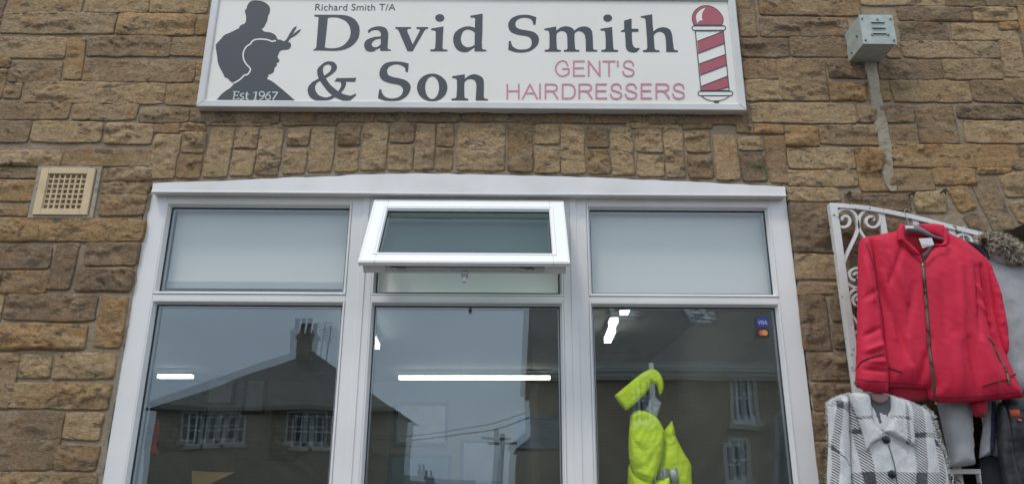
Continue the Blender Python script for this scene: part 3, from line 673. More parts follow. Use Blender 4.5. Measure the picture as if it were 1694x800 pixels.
S2_ = [[G('1407,122! 1397,232! 1365,232! 1360,185 1330,155 1280,135 1220,133 1160,155 1125,195 1122,235 1140,275 1200,300 1290,318 1370,345 1420,390 1432,440 1415,500 1370,560 1290,605 1190,620 1090,610 1000,577! 1018,463! 1045,463! 1055,510 1090,555 1150,580 1220,580 1280,560 1320,520 1330,460 1300,415 1240,395 1140,375 1060,340 1022,280 1030,200 1080,130 1150,102 1240,95 1330,102', 500, 90)]]
O_ = [[EL(439, 438, 201, 183, 660, 90), EL(438, 440, 92, 150, 660, 90)]]
N_ = [[G('703,290! 870,263! 870,325! 920,285 985,263 1050,275 1100,305 1120,350 1122,450! 1120,560! 1135,583 1175,590! 1175,609! 1013,609! 1020,500! 1022,400 1000,345 950,325 900,335 865,370! 862,450! 865,560! 880,580 915,587! 915,608! 695,608! 695,585! 743,580 760,560! 768,450! 765,340! 750,320 703,310!', 660, 90)]]
vinyl('lettering', D_+A_+V_+I_+DD, M_GREY, YL, sign); vinyl('lettering', S_+M_+I2+T_+H_, M_GREY, YL, sign); vinyl('lettering', AMP, M_GREY, YL, sign); vinyl('lettering', S2_+O_+N_, M_GREY, YL, sign)
def ribbon(pts, wd, closed=False):
    """px polyline -> px outline polygon(s) of a stroke"""
    out = []; n = len(pts); Lf, Rt = [], []
    for i, p in enumerate(pts):
        a = pts[(i-1) % n] if (i > 0 or closed) else p; c = pts[(i+1) % n] if (i < n-1 or closed) else p
        dx, dy = c[0]-a[0], c[1]-a[1]; l = math.hypot(dx, dy) or 1
        ww = wd[i] if isinstance(wd, list) else wd
        Lf.append((p[0]-dy/l*ww/2, p[1]+dx/l*ww/2)); Rt.append((p[0]+dy/l*ww/2, p[1]-dx/l*ww/2))
    if closed: return [Lf, Rt]
    return [Lf+Rt[::-1]]
Z1 = lambda s, n=5, closed=True: [(340+x/7.99, y/7.99) for x, y in sm(pp(s), n, closed)]
body = Z1('665,8 750,20 820,60 850,110 845,170 825,215 815,270 790,325 765,365 740,382! 775,418 860,432 920,465 955,527! 990,527 1035,548! 1070,520 1110,450 1160,375 1205,348! 1195,380 1140,470! 1220,405 1263,388! 1240,425 1180,475 1120,510 1088,560! 1120,568 1130,605 1105,645 1070,657 1000,665 970,700 950,755! 975,795! 972,815 935,835! 942,865 912,895 905,935 885,965 835,985! 810,1045! 870,1070 950,1130 1060,1220 1205,1349! 128,1349! 180,1280 240,1220 340,1150 380,1095! 345,1088 300,1045 275,1025 255,1020 225,960 170,850 150,720 135,610 150,575 200,520 250,465 330,430 400,395 440,378! 460,340 520,310 535,270 535,210 522,160 525,135 545,110 550,80 580,35 620,12')
vinyl('emblem', [[body]], M_GREY, YL, sign)
crv = Z1('932,548 910,540 880,550 820,528 740,520 660,525 615,550 595,580 540,620 505,680 497,740 510,800 540,850 590,905 585,945 555,985 510,998 470,1040 420,1075 370,1100', 5, False)
vinyl('emblem_line', [ribbon(crv, 2.4)], M_SIGNW, YL-.0008, sign)
E1 = lambda s, n=6, c=True: [(370+x/15.98, 140+y/15.98) for x, y in sm(pp(s), n, c)]
est = [[E1('235,172! 415,178! 405,232! 385,215 365,197 310,192! 300,275! 345,275 365,255 375,255! 365,325! 350,300 295,295! 280,380 330,382 375,365 395,340 405,342! 390,398! 225,398! 230,385 250,380! 268,195 240,190!')]]
est.append(ribbon(E1('540,248 500,238 455,258 445,295 500,322 530,350 510,380 460,392 420,378', 4, False), 1.9))
est.append(ribbon(E1('618,200! 600,340 610,378 655,382', 4, False), 2.5)); est.append(ribbon(E1('578,258! 672,262!', 1, False)+[(370+672/15.98, 140+262/15.98)], 1.3))
est.append(ribbon(E1('866,185! 832,392!', 1, False), 2.7)); est.append(ribbon(E1('775,398! 887,398!', 1, False), 1.0)); est.append(ribbon(E1('782,226! 856,190!', 1, False), 1.2))
est.append(ribbon([(370+(1010+66*math.cos(t))/15.98, 140+(247+62*math.sin(t))/15.98) for t in np.linspace(0, 6.28, 26)][:-1], 1.9, True)); est.append(ribbon(E1('1080,255 1068,310 1020,370 945,400', 4, False), 1.7))
est.append(ribbon([(370+(1172+62*math.cos(t))/15.98, 140+(332+66*math.sin(t))/15.98) for t in np.linspace(0, 6.28, 26)][:-1], 1.9, True)); est.append(ribbon(E1('1238,196 1180,215 1128,270 1112,340', 4, False), 1.7))
est.append(ribbon(E1('1278,204! 1438,204!', 1, False), 1.9)); est.append(ribbon(E1('1425,205! 1298,398!', 1, False), 2.4))
vinyl('lettering', est, mat('vinyl_pale', (.55, .57, .58), .4), YL-.0009, sign)
# barber pole picture
PZ = lambda x, y: (1080+x/7.99, y/7.99)
def rrect(x0, x1, y0, y1):
    r = (y1-y0)/2; out = []
    for k in range(9): t = -math.pi/2+math.pi*k/8; out.append((x1-r+r*math.cos(t), (y0+y1)/2+r*math.sin(t)))
    for k in range(9): t = math.pi/2+math.pi*k/8; out.append((x0+r+r*math.cos(t), (y0+y1)/2+r*math.sin(t)))
    return [PZ(*p) for p in out]
ball = []
for k in range(41):
    t = math.pi*.78+(math.pi*1.44)*k/40; ball.append((728+205*math.cos(t)+max(0, math.sin(t+.6))*4, 225+150*math.sin(t)))
ball = [(540, 335), (520, 280), (517, 225), (535, 165), (580, 115), (640, 82), (705, 72), (775, 84), (840, 118), (890, 165), (925, 220), (935, 275), (915, 335)]
bo = [PZ(*p[:2]) for p in sm([(*ball[0], True)]+ball[1:-1]+[(*ball[-1], True)], 5)]
cxy = (728, 215); bi = [PZ(cxy[0]+(p[0]-cxy[0])*.955, cxy[1]+(p[1]-cxy[1])*.935) for p in sm([(*ball[0], True)]+ball[1:-1]+[(*ball[-1], True)], 5)]
for q_ in ([bo, bi], [rrect(513, 968, 336, 408), rrect(524, 956, 348, 396)], [rrect(591, 1064, 1199, 1271), rrect(603, 1052, 1211, 1259)]): vinyl('pole_picture', [q_], M_GREY, YL-.0003, sign)
vinyl('pole_picture', [[bi]], M_PINK2, YL, sign)
vinyl('pole_picture', [[[PZ(*p) for p in sm(pp('697,103! 640,130 590,175 570,230 587,312! 615,280 660,268! 648,230 655,170!'), 5)]]], M_SIGNW, YL-.0006, sign)
strp = [((588,548),(925,420),(942,575),(600,705)), ((614,846),(955,724),(972,862),(628,992)), ((640,1142),(985,1008),(1002,1148),(860,1192),(640,1192))]
vinyl('pole_picture', [[[PZ(*p) for p in q]] for q in strp], M_PINK2, YL, sign)
lines = [[(560,400),(637,1200)], [(930,400),(1010,1200)]]
lines += [[a[0], a[1]] for a in strp]+[[strp[0][3], strp[0][2]], [strp[1][3], strp[1][2]], [(860,1188),(1002,1148)], [(637,1196),(1010,1196)], [(560,406),(932,406)]]
vinyl('pole_picture', [ribbon([PZ(*p) for p in q], 1.5) for q in lines]+[ribbon([PZ(*p) for p in sm(pp('640,1268 700,1308 770,1330 830,1334 900,1325 960,1305 1012,1268'), 4, False)], 1.3), [[PZ(*p) for p in ((800,1332),(880,1332),(870,1362),(815,1362))]]], M_GREY, YL-.0006, sign)
def text(body, x0, x1, yb, yt, m, y, parent, name='lettering', box=True, yb2=None):
    """built-in sans lettering fitted to a px box on plane y (yb = baseline, yt = cap top)"""
    c = bpy.data.curves.new('txt', 'FONT'); c.body = body; c.space_character = 1.03
    o = bpy.data.objects.new('txt', c); COL.objects.link(o); bpy.context.view_layer.update()
    me = bpy.data.meshes.new_from_object(o); bpy.data.objects.remove(o)
    xs = [v.co.x for v in me.vertices]; cap = .729
    A = W(x0, yb, y); B = W(x1, yb2 if yb2 is not None else yb, y); T = W((x0+x1)/2, yt, y)
    mnx, mxx = min(xs), max(xs); ys = [v.co.y for v in me.vertices]; top = max(ys) if body.isupper() else max(ys)
    sx_, sz_ = (B[0]-A[0])/(mxx-mnx), (T[1]-(A[1]+B[1])/2)/top
    for v in me.vertices:
        u = (v.co.x-mnx)/(mxx-mnx); v.co = (A[0]+(v.co.x-mnx)*sx_, y, A[1]*(1-u)+B[1]*u+v.co.y*sz_)
    me.materials.clear(); me.materials.append(m); me.name = name
    o = bpy.data.objects.new(name, me); COL.objects.link(o); o.parent = parent; return o
text('Richard Smith T/A', 521, 654, 17.5, 6.5, M_SMALLT, YL, sign)
MONO = dict(H=['0,0! 0,1!', '1,0! 1,1!', '0,.53! 1,.53!'], A=['0,0! .5,1! 1,0!', '.19,.37! .81,.37!'], I=['.5,0! .5,1!'],
 R=['0,0! 0,1! .60,1! .80,.97 .93,.86 .94,.72 .85,.58 .62,.52! 0,.52!', '.45,.52! .62,.46 .75,.32 1.0,0!'], D=['0,0! 0,1! .45,1! .70,.97 .92,.80 1,.5 .93,.22 .72,.03 .45,0! 0,0!'],
 E=['1,0! 0,0! 0,1! .97,1!', '0,.53! .9,.53!'], S=['.94,.72 .84,.93 .55,1.02 .22,.96 .08,.76 .20,.58 .55,.49 .88,.38 .98,.22 .84,.03 .5,-.03 .15,.05 .0,.28'],
 G=['.93,.70 .78,.95 .48,1.03 .16,.86 0,.5 .14,.15 .48,-.03 .80,.05 1,.18! 1,.48! .55,.48!'], N=['0,0! 0,1! 1,0! 1,1!'], T=['.5,0! .5,1!', '0,1! 1,1!'], q=['.5,.66! .5,1!'])
def mono(word, xs, y0, y1, dy):
    """thin sans lettering drawn as even strokes; xs = left/right of each letter (zoomed px), y0 top, y1 baseline"""
    sh = []
    for ch, (a, b_) in zip(word, xs):
        a += 4; b_ -= 4
        for s_ in MONO[ch]:
            pts = [(780+(a+(b_-a)*u)/3.529, (y1-4.5-(y1-y0-9)*v+dy*(a-xs[0][0])/1000)/3.529) for u, v in sm(pp(s_), 5, False)]
            q = [pts[0]]
            for p in pts[1:]:
                if math.hypot(p[0]-q[-1][0], p[1]-q[-1][1]) > .05: q.append(p)
            # corners: split so that each run keeps its width
            run = [q[0]]
            for i in range(1, len(q)):
                run.append(q[i])
                if i < len(q)-1:
                    u1 = Vector((q[i][0]-q[i-1][0], q[i][1]-q[i-1][1])).normalized(); u2 = Vector((q[i+1][0]-q[i][0], q[i+1][1]-q[i][1])).normalized()
                    if u1.dot(u2) < .75: sh.append(ribbon(ext(run), 2.7)); run = [q[i]]
            sh.append(ribbon(ext(run), 2.7))
    vinyl('lettering', sh, M_PINK, YL, sign)
def ext(r):
    a = Vector(r[0])-Vector(r[1]); b_ = Vector(r[-1])-Vector(r[-2]); a.normalize(); b_.normalize()
    return [tuple(Vector(r[0])+a*1.2)]+list(r[1:-1])+[tuple(Vector(r[-1])+b_*1.2)] if len(r) > 1 else r
mono('HAIRDRESSERS', [(205,280),(295,387),(390,410),(428,507),(528,608),(625,707),(725,792),(808,880),(895,968),(988,1053),(1075,1158),(1172,1246)], 489, 580, -3)
mono('GENTqS', [(487,572),(593,663),(680,752),(765,840),(844,864),(880,952)], 354, 447, -1)
adopt(sign)

# ------------------------------------------------------------------ wall mounted vent box
BY = -.155
bx0, bx1 = W(1424.5, 50, BY)[0], W(1480, 50, BY)[0]; bz0, bz1 = W(1455, 73, BY)[1], W(1450, 25, BY)[1]
print('vent box', bx0, bx1, bz0, bz1)
vb = root('vent_box', 'pale green metal vent box with three louvre slots high on the wall', 'vent box', ((bx0+bx1)/2, -.02, bz0))
M_VB = mat('green_grey_paint', (.42, .455, .415), .5, bump=.0008, bscale=60, var=.16, vscale=22)
b = MB(); b.box(bx0+.002, bx1-.002, BY+.002, -.005, bz0+.002, bz1-.002); b.build('casing', M_VB, vb, bevel=.003)
b = MB()                                                 # front plate with real slots
sl = []; hgt = bz1-bz0; wdt = bx1-bx0
zs_ = [bz0, bz0+hgt*.325, bz0+hgt*.345, bz0+hgt*.515, bz0+hgt*.535, bz0+hgt*.705, bz0+hgt*.725, bz1]
xa, xb = bx0+wdt*.33, bx0+wdt*.72
b.box(bx0, xa, BY-.001, BY+.0015, bz0, bz1); b.box(xb, bx1, BY-.001, BY+.0015, bz0, bz1)
for i in range(0, 8, 2): b.box(xa, xb, BY-.001, BY+.0015, zs_[i], zs_[i+1])
b.build('front_plate', M_VB, vb)
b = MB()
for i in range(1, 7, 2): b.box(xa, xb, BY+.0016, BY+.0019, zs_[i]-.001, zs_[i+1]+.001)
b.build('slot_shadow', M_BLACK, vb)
b = MB()
for i in range(1, 7, 2):
    z_ = zs_[i+1]; b.poly([(xa-.002, BY-.001, z_+.004), (xb+.002, BY-.001, z_+.004), (xb+.001, BY-.007, z_-.001), (xa+.001, BY-.007, z_-.001)]); b.poly([(xa-.002, BY-.001, z_+.004), (xa+.001, BY-.007, z_-.001), (xa, BY-.001, z_-.001)]); b.poly([(xb+.002, BY-.001, z_+.004), (xb, BY-.001, z_-.001), (xb+.001, BY-.007, z_-.001)])
b.build('louvre', M_VB, vb)
M_SCR = mat('dull_screw', (.20, .22, .20), .55, .5)
for (u, v) in ((.08, .86), (.53, .83), (.93, .86), (.08, .12), (.92, .12), (.30, .31), (.78, .31)): b = MB(); b.tube([(bx0+wdt*u, BY-.001, bz0+hgt*v), (bx0+wdt*u, BY-.005, bz0+hgt*v)], .0048, 8); b.build('screw', M_SCR, vb)
for (yy, v) in ((BY+.04, .45), (BY+.10, .16)): b = MB(); b.tube([(bx0+.002, yy, bz0+hgt*v), (bx0-.003, yy, bz0+hgt*v)], .0045, 8); b.build('screw', M_SCR, vb)
adopt(vb)

# ------------------------------------------------------------------ nails in the wall
M_NAIL = mat('rusty_iron', (.06, .035, .025), .8, .3, bump=.002, bscale=150)
for px, py, lab in ((1402, 321, 'rusty nail driven into the joint above the left end of the white gate'), (1507, 321, 'rusty nail above the middle of the gate top bar'), (1559, 317, 'rusty nail beside the first tilted block of the passage arch')):
    x_, z_ = W(px, py, -.03); b = MB(); b.tube([(x_, .0, z_+.004), (x_, -.048, z_-.003)], .0032, 7); b.tube([(x_, -.048, z_-.003), (x_, -.052, z_-.0034)], .0075, 8); b.tube([(x_+.004, -.03, z_+.008), (x_+.006, -.04, z_-.012)], .003, 6)
    tag(b.build('nail', M_NAIL), lab, 'nail', 'nails in the wall')

# ------------------------------------------------------------------ white iron gate
GY = -.085
M_IRON = NT('white_flaking_paint')
fl = M_IRON.noise(34, 5, rough=.6); f2 = M_IRON.rng(fl, .635, .655)
M_IRON.link(M_IRON.mix(f2, M_IRON.mix(M_IRON.rng(M_IRON.noise(14, 6), .4, .7, 0, .4), (.66, .65, .62), (.50, .46, .41)), (.085, .035, .018)), M_IRON.b.inputs['Base Color'])
M_IRON.b.inputs['Roughness'].default_value = .5; M_IRON.link(M_IRON.bump(M_IRON.mix(f2, M_IRON.noise(120, 4), (0, 0, 0)), .0015), M_IRON.b.inputs['Normal']); M_IRON = M_IRON.m
gate = root('iron_gate', 'white painted wrought iron gate with scrolls and rust spots folded against the wall', 'gate', (W(1414, 640, GY)[0], GY, .05))
gx = (W(1377, 345, GY)[0]+W(1415, 620, GY)[0])/2
def PV(pts, y=GY): return [W3(*p, y) for p in pts]
b = MB(); b.box(gx-.0145, gx+.0145, GY-.0145, GY+.0145, .05, W(1377, 338, GY)[1]); b.build('post', M_IRON, gate, bevel=.0015)
xe = W(1652, 400, GY)[0]
b = MB(); b.box(xe-.012, xe+.012, GY-.012, GY+.012, .05, W(1650, 396, GY)[1]); b.build('post', M_IRON, gate, bevel=.0015)
top = [(1371,341),(1410,343.5),(1450,349),(1510,361),(1567,376),(1618,388.5),(1655,399)]
b = MB(); b.strap(PV(sm(top, 5, False)), .028, .019); b.build('top_bar', M_IRON, gate, bevel=.0015)
for px in (1459, 1513, 1570, 1612):
    xx = W(px, 365, GY)[0]; zt = W(px, float(np.interp(px, [p[0] for p in top], [p[1] for p in top]))+2, GY)[1]
    b = MB(); b.box(xx-.0115, xx+.0115, GY-.008, GY+.008, .10, zt); b.build('upright', M_IRON, gate, bevel=.0015)
for z_ in (.12, 1.02):
    b = MB(); b.box(gx+.012, xe-.012, GY-.011, GY+.011, z_-.012, z_+.012); b.build('rail', M_IRON, gate, bevel=.0015)
def spiral(cx, cy, r0, r1, a0, a1, n=30): return [(cx+(r0+(r1-r0)*t)*math.cos(math.radians(a0+(a1-a0)*t)), cy+(r0+(r1-r0)*t)*.98*math.sin(math.radians(a0+(a1-a0)*t))) for t in np.linspace(0, 1, n)]
SCR = [spiral(1395.5, 364.5, 2.5, 21, -560, -8, 44)+sm([(1418,369),(1418.5,378),(1414,392),(1405,411),(1396,432),(1392.5,449)], 4, False),
       spiral(1440.5, 365, 2.5, 20.5, 732, 188, 44)+sm([(1419.5,369),(1420,378),(1425,388),(1436,404),(1450,430),(1455,449)], 4, False),
       spiral(1414, 456, 2.0, 13, -540, -40), sm([(1393,449),(1396,462),(1403,471),(1413,476),(1424,477)], 5, False),
       spiral(1418.5, 498, 2.0, 12, -540, -40), sm([(1424,477),(1411,480),(1403,490),(1400,502),(1404,515),(1417,534),(1432,552)], 5, False),
       spiral(1594, 403, 3, 18, 580, 188, 40), spiral(1630, 408, 3, 18, -560, -8, 40)]
for q in SCR:
    b = MB(); b.strap(PV(q), .018, .0105); b.build('scroll', M_IRON, gate, bevel=.001)
# repeats of the scrollwork down the gate, behind the clothes
for k in range(1, 4):
    for q in SCR[:2]:
        pts = [Vector((p.x, GY, p.z-.47*k)) for p in PV(q)]
        b = MB(); b.strap(pts, .015, .0085); b.build('scroll', M_IRON, gate)
adopt(gate)
# lower rack bar
RY = -.12
rk = root('clothes_rack', 'rusty white angle iron rack below the hanging coats', 'rack', (W(1620, 790, RY)[0], RY, 0))
b = MB(); z_ = W(1590, 779, RY)[1]; xa, xb = W(1470, 779, RY)[0], W(1627, 779, RY)[0]; b.box(xa, xb, RY-.012, RY+.012, z_-.008, z_+.008); b.build('rail', M_IRON, rk, bevel=.001)
for xx in (xa+.012, xb-.012): b = MB(); b.box(xx-.011, xx+.011, RY-.0115, RY+.0115, 0, z_-.008); b.build('leg', M_IRON, rk, bevel=.001)
adopt(rk)
# ------------------------------------------------------------------ garments
def cloth_mat(name, col, rough=.85, weave=900, wb=.0004, var=.06, sheen=.2, fbump=.004):
    n = NT(name)
    c = n.t.nodes.new('ShaderNodeVectorMath'); c.operation = 'SCALE'; c.inputs[0].default_value = col
    n.link(n.rng(n.noise(16, 5), .3, .7, 1-var, 1+var, False), c.inputs['Scale']); n.link(c.outputs[0], n.b.inputs['Base Color'])
    n.b.inputs['Roughness'].default_value = rough; n.b.inputs['Specular IOR Level'].default_value = .25; n.b.inputs['Sheen Weight'].default_value = sheen
    a = n.bump(n.noise(22, 5, stretch=(1, 1, .6), dist=.7), fbump); a = n.bump(n.noise(weave, 2), wb, a); n.link(a, n.b.inputs['Normal']); return n.m
def puff(name, px, Y, m, parent=None, T=.03, Tb=.03, R=.06, res=.0075, et=.002, wr=None, uv=None, curve=4, tilt=0):
    """garment piece: px outline hung on plane Y, filled out front and back with rounded sides and folds"""
    P = [W(a, b, Y) for a, b in sm([(p[0], p[1]) if len(p) < 3 else p for p in px], curve)]
    # even resample of the border
    bd = []; n = len(P)
    for i in range(n):
        a, b = P[i], P[(i+1) % n]; l = math.hypot(b[0]-a[0], b[1]-a[1]); k = max(1, int(round(l/res)))
        if l < 1e-5: continue
        for j in range(k): bd.append((a[0]+(b[0]-a[0])*j/k, a[1]+(b[1]-a[1])*j/k))
    B = np.array(bd); mn, mxx = B.min(0), B.max(0)
    gx_, gz_ = np.meshgrid(np.arange(mn[0], mxx[0], res), np.arange(mn[1], mxx[1], res)); pts = np.stack([gx_.ravel(), gz_.ravel()], 1)
    pts = pts+rng.uniform(-res*.12, res*.12, pts.shape)
    C = np.roll(B, -1, 0); ins = np.zeros(len(pts), bool)
    for a, c in zip(B, C):
        cr_ = (a[1] > pts[:, 1]) != (c[1] > pts[:, 1])
        if cr_.any():
            xx = (c[0]-a[0])*(pts[:, 1]-a[1])/((c[1]-a[1]) or 1e-12)+a[0]; ins ^= cr_ & (pts[:, 0] < xx)
    pts = pts[ins]
    def dist(q):
        out = np.full(len(q), 9.)
        for a, c in zip(B, C):
            ab_ = c-a; t = np.clip(((q-a)@ab_)/(ab_@ab_+1e-12), 0, 1); out = np.minimum(out, np.hypot(*(q-(a+t[:, None]*ab_)).T))
        return out
    d = dist(pts); pts = pts[d > res*.55]
    V2 = [Vector(p) for p in B]+[Vector(p) for p in pts]; nb = len(B)
    v, e, f, *_ = delaunay_2d_cdt(V2, [(i, (i+1) % nb) for i in range(nb)], [], 1, 1e-6)
    v = np.array([(p[0], p[1]) for p in v]); d = dist(v); d[d < 1e-4] = 0
    pr = np.sqrt(np.clip(1-(1-np.clip(d/R, 0, 1))**2, 0, 1))
    wv = (wr(v[:, 0], v[:, 1]) if wr else 0)*sst(0, .02, d) if wr else np.zeros(len(v))
    yf = Y-et-T*pr-wv+tilt*(v[:, 1]-v[:, 1].max()); yb = Y+et+Tb*pr+tilt*(v[:, 1]-v[:, 1].max())
    n = len(v); VV = [(a[0], y, a[1]) for a, y in zip(v, yf)]+[(a[0], y, a[1]) for a, y in zip(v, yb)]
    FF = []; 
    for t in f:
        a, b_, c = t; cr_ = (v[b_][0]-v[a][0])*(v[c][1]-v[a][1])-(v[b_][1]-v[a][1])*(v[c][0]-v[a][0])
        t = (a, b_, c) if cr_ > 0 else (a, c, b_)
        FF.append(t); FF.append((t[0]+n, t[2]+n, t[1]+n))
    cnt = {}
    for t in FF[::2]:
        for a, b_ in ((t[0], t[1]), (t[1], t[2]), (t[2], t[0])): cnt[(a, b_)] = 1
    for (a, b_) in list(cnt):
        if (b_, a) not in cnt: FF.append((b_, a, a+n, b_+n))
    o = mesh_obj(name, VV, FF, m, parent, True)
    return o
def fold(x, z, p0, p1, w_, h):
    """one soft ridge (h>0) or valley along a line given in px on plane JY"""
    a = np.array(W(*p0, FY)); b = np.array(W(*p1, FY)); ab_ = b-a; L2 = ab_@ab_
    t = ((x-a[0])*ab_[0]+(z-a[1])*ab_[1])/L2; tc_ = np.clip(t, 0, 1); dx = x-(a[0]+tc_*ab_[0]); dz = z-(a[1]+tc_*ab_[1])
    dd = np.hypot(dx, dz); ww = w_*(.5+.5*np.clip(1-np.abs(t-.5)*.8, .2, 1))
    return 1.7*h*np.exp(-(dd/ww)**2)*np.clip(1.2-np.abs(t-.5)*1.4, 0, 1)
FY = -.2
JY = -.235
M_RED = cloth_mat('red_polyester', (.57, .019, .052), .62, 700, .0002, .03, .0, .0015)
M_RED2 = cloth_mat('red_lining', (.34, .012, .028), .8)  # lining red darkened to carry the shade inside the hem
M_SEAM = mat('dark_piping', (.05, .012, .02), .7)
M_ZIP = mat('zip_tape', (.16, .062, .045), .6, bump=.0006, bscale=400); M_BRASS = mat('old_brass', (.22, .15, .09), .4, .8)
def wr_body(x, z):
    h = .0080*fbm(x*11, z*4, 3, 2)+.0010*fbm(x*38+z*12, z*26, 7, 3)+.0016*np.abs(fbm(x*44+z*30, z*40, 2, 2))
    for a, b, w_, hh in (((1470,420),(1500,500),.012,.007), ((1462,450),(1482,560),.010,.006), ((1455,470),(1505,600),.014,-.008), ((1490,410),(1470,470),.010,-.005),
                         ((1600,430),(1612,520),.012,.006), ((1622,440),(1642,540),.010,-.014), ((1634,520),(1655,600),.010,-.010), ((1612,470),(1632,500),.008,.006), ((1616,500),(1640,530),.007,.006), ((1612,440),(1618,560),.008,-.006), ((1585,440),(1590,560),.014,.006), ((1500,560),(1508,640),.016,.008), ((1578,560),(1590,650),.018,.007),
                         ((1555,460),(1562,560),.016,-.004), ((1510,470),(1500,540),.016,-.005), ((1620,560),(1650,650),.016,.008), ((1600,560),(1620,655),.014,-.007), ((1536,560),(1520,650),.014,-.006)): h = h+fold(x, z, a, b, w_, hh)
    return h
def wr_sl(x, z):
    h = .0055*fbm(x*12, z*7, 13, 3)+.0022*fbm(x*42, z*36, 17, 3)
    for a, b, w_, hh in (((1425,430),(1440,500),.010,.006), ((1420,560),(1450,545),.008,-.005), ((1418,585),(1460,570),.008,.006), ((1420,500),(1448,480),.010,-.005), ((1432,600),(1462,600),.007,.005), ((1422,612),(1462,616),.006,-.006), ((1446,520),(1456,600),.008,.005)): h = h+fold(x, z, a, b, w_, hh)
    return h
FY = JY-.03
jk = root('jacket', 'bright red zip-up jacket with open collar hanging in front of the white gate', 'jacket', (W(1540, 500, JY)[0], JY, W(1540, 665, JY)[1]))
puff('body', [(1437,392,1),(1465,386),(1490,381,1),(1493.5,399,1),(1508,411),(1526,430,1),(1541,412),(1565,406,1),(1567,385,1),(1594,399),(1612,412),(1628,428),(1640,455),(1644,500),(1655,560),(1668,600),(1683,635),(1692,657,1),(1654,660.5),(1609,664.5),(1561,665.6),(1547.5,664,1),(1537,657),(1533,643,1),(1504,641.5),(1464,640,1),(1455,600),(1450,520),(1440,450)],
     JY, M_RED, jk, .042, .045, .095, .0060, wr=wr_body)
puff('sleeve', [(1437,391,1),(1425,396),(1420.5,412),(1419,488),(1417.5,560),(1416.3,600),(1415.5,632,1),(1424,643),(1450,649.5),(1467,650,1),(1469,629),(1466,590),(1461,560),(1457,520),(1450,470),(1444,430)], JY-.028, M_RED, jk, .030, .030, .045, .0062, wr=wr_sl)
puff('sleeve', [(1618,416,1),(1633,437),(1645,465),(1654,497),(1662,540),(1665,575),(1660,596,1),(1650,575),(1640,540),(1634,500),(1624,455)], JY+.004, M_RED, jk, .040, .030, .035, .0065, wr=lambda x, z: .009*np.abs(fbm(x*26, z*40, 5, 3))+.004*fbm(x*60, z*60, 1, 2))
puff('lining', [(1470,630),(1500,632),(1536,632),(1538,655),(1520,663),(1495,661),(1472,652)], JY+.016, M_RED2, jk, .010, .01, .03, .01, wr=lambda x, z: .004*fbm(x*20, z*8, 3, 2))
puff('lining', [(1487,374),(1510,372),(1540,371),(1562,374),(1567,392),(1560,412),(1545,424),(1520,424),(1500,410),(1490,396)], JY+.020, M_RED2, jk, .012, .01, .03, .008, wr=lambda x, z: .004*fbm(x*24, z*24, 3, 2))
puff('collar', [(1521,371.5,1),(1540,369.5),(1558,372,1),(1565,382),(1568,400),(1560,401),(1548,392),(1530,386)], JY-.004, M_RED, jk, .012, .006, .02, .006, wr=lambda x, z: .003*fbm(x*40, z*30, 3, 2))
puff('collar', [(1488.5,369.5,1),(1496,374),(1495.5,388),(1497,396),(1510,407),(1524.5,423,1),(1514,421),(1503,411),(1493,401),(1485,398,1),(1484,384)], JY-.046, M_RED, jk, .008, .006, .012, .005)
puff('collar', [(1559.5,371.5,1),(1565,378),(1568,390),(1567,403),(1564,408,1),(1550,406),(1545.5,404.5,1),(1560,402),(1561,390)], JY-.046, M_RED, jk, .008, .006, .012, .005)
puff('collar', [(1523.5,421,1),(1532,415),(1539,407),(1546,404.5,1),(1541,412),(1535,424),(1528,433,1)], JY-.044, mat('zip_guard', (.06, .04, .05), .7), jk, .004, .004, .01, .005)
# things stitched on: found by shooting on to the cloth
bpy.context.view_layer.update()
def surf(objs, px, py, off=.0015, Yd=None):
    o = Vector((0, CAM_Y, CAM_Z)); d = Vector(CR*((px-847)/FPX)-CU*((py-400)/FPX)+CF).normalized(); best = None
    for ob in objs:
        ok, loc, nor, idx = ob.ray_cast(o, d)
        if ok and (best is None or (loc-o).length < best): best = (loc-o).length
    if best is None: return W3(px, py, Yd if Yd is not None else JY-.05)
    return o+d*(best-off)
jp = [c for c in jk.children]
def stitch(name, pts, wd, m, parent, objs, off=.0022, n=8, curve=True):
    q = sm(pts, n, False) if curve else pts; P3 = [surf(objs, *p, off) for p in q]; b = MB()
    for i in range(len(P3)-1):
        t = (P3[i+1]-P3[i]); t.y = 0; t.normalize(); nn = Vector((-t.z, 0, t.x))*wd/2
        t2 = (P3[min(i+2, len(P3)-1)]-P3[i+1]) if i+2 < len(P3) else (P3[i+1]-P3[i]); t2.y = 0; t2.normalize(); n2 = Vector((-t2.z, 0, t2.x))*wd/2
        b.quad(P3[i]+nn, P3[i]-nn, P3[i+1]-n2, P3[i+1]+n2)
    o = b.build(name, m, parent, True)
    bm = bmesh.new(); bm.from_mesh(o.data); bmesh.ops.remove_doubles(bm, verts=bm.verts, dist=2e-4); bm.to_mesh(o.data); bm.free()
    so_ = o.modifiers.new('th', 'SOLIDIFY'); so_.thickness = .0016; so_.offset = 0; return o
zc_ = [(1526.5,431),(1528.5,455),(1531,485),(1534,520),(1536.4,560),(1540.6,599),(1544,630),(1547.3,663)]
stitch('zip', zc_, .0125, M_ZIP, jk, jp, .0030, 3); stitch('zip_teeth', zc_, .0026, M_BRASS, jk, jp, .0052, 3)
stitch('zip_pull', [(1526.8,432),(1527.8,440)], .009, M_BRASS, jk, jp, .007); stitch('zip_pull', [(1547.3,659),(1549,669)], .008, M_BRASS, jk, jp, .006)
stitch('piping', [(1418,608),(1426,597),(1440,591),(1463,584.5)], .0035, M_SEAM, jk, jp); stitch('piping', [(1471,607.5),(1482,611.5),(1493,615.5)], .0035, M_SEAM, jk, jp)
stitch('piping', [(1625,638.5),(1645,632),(1665,627),(1681,618)], .0035, M_SEAM, jk, jp)
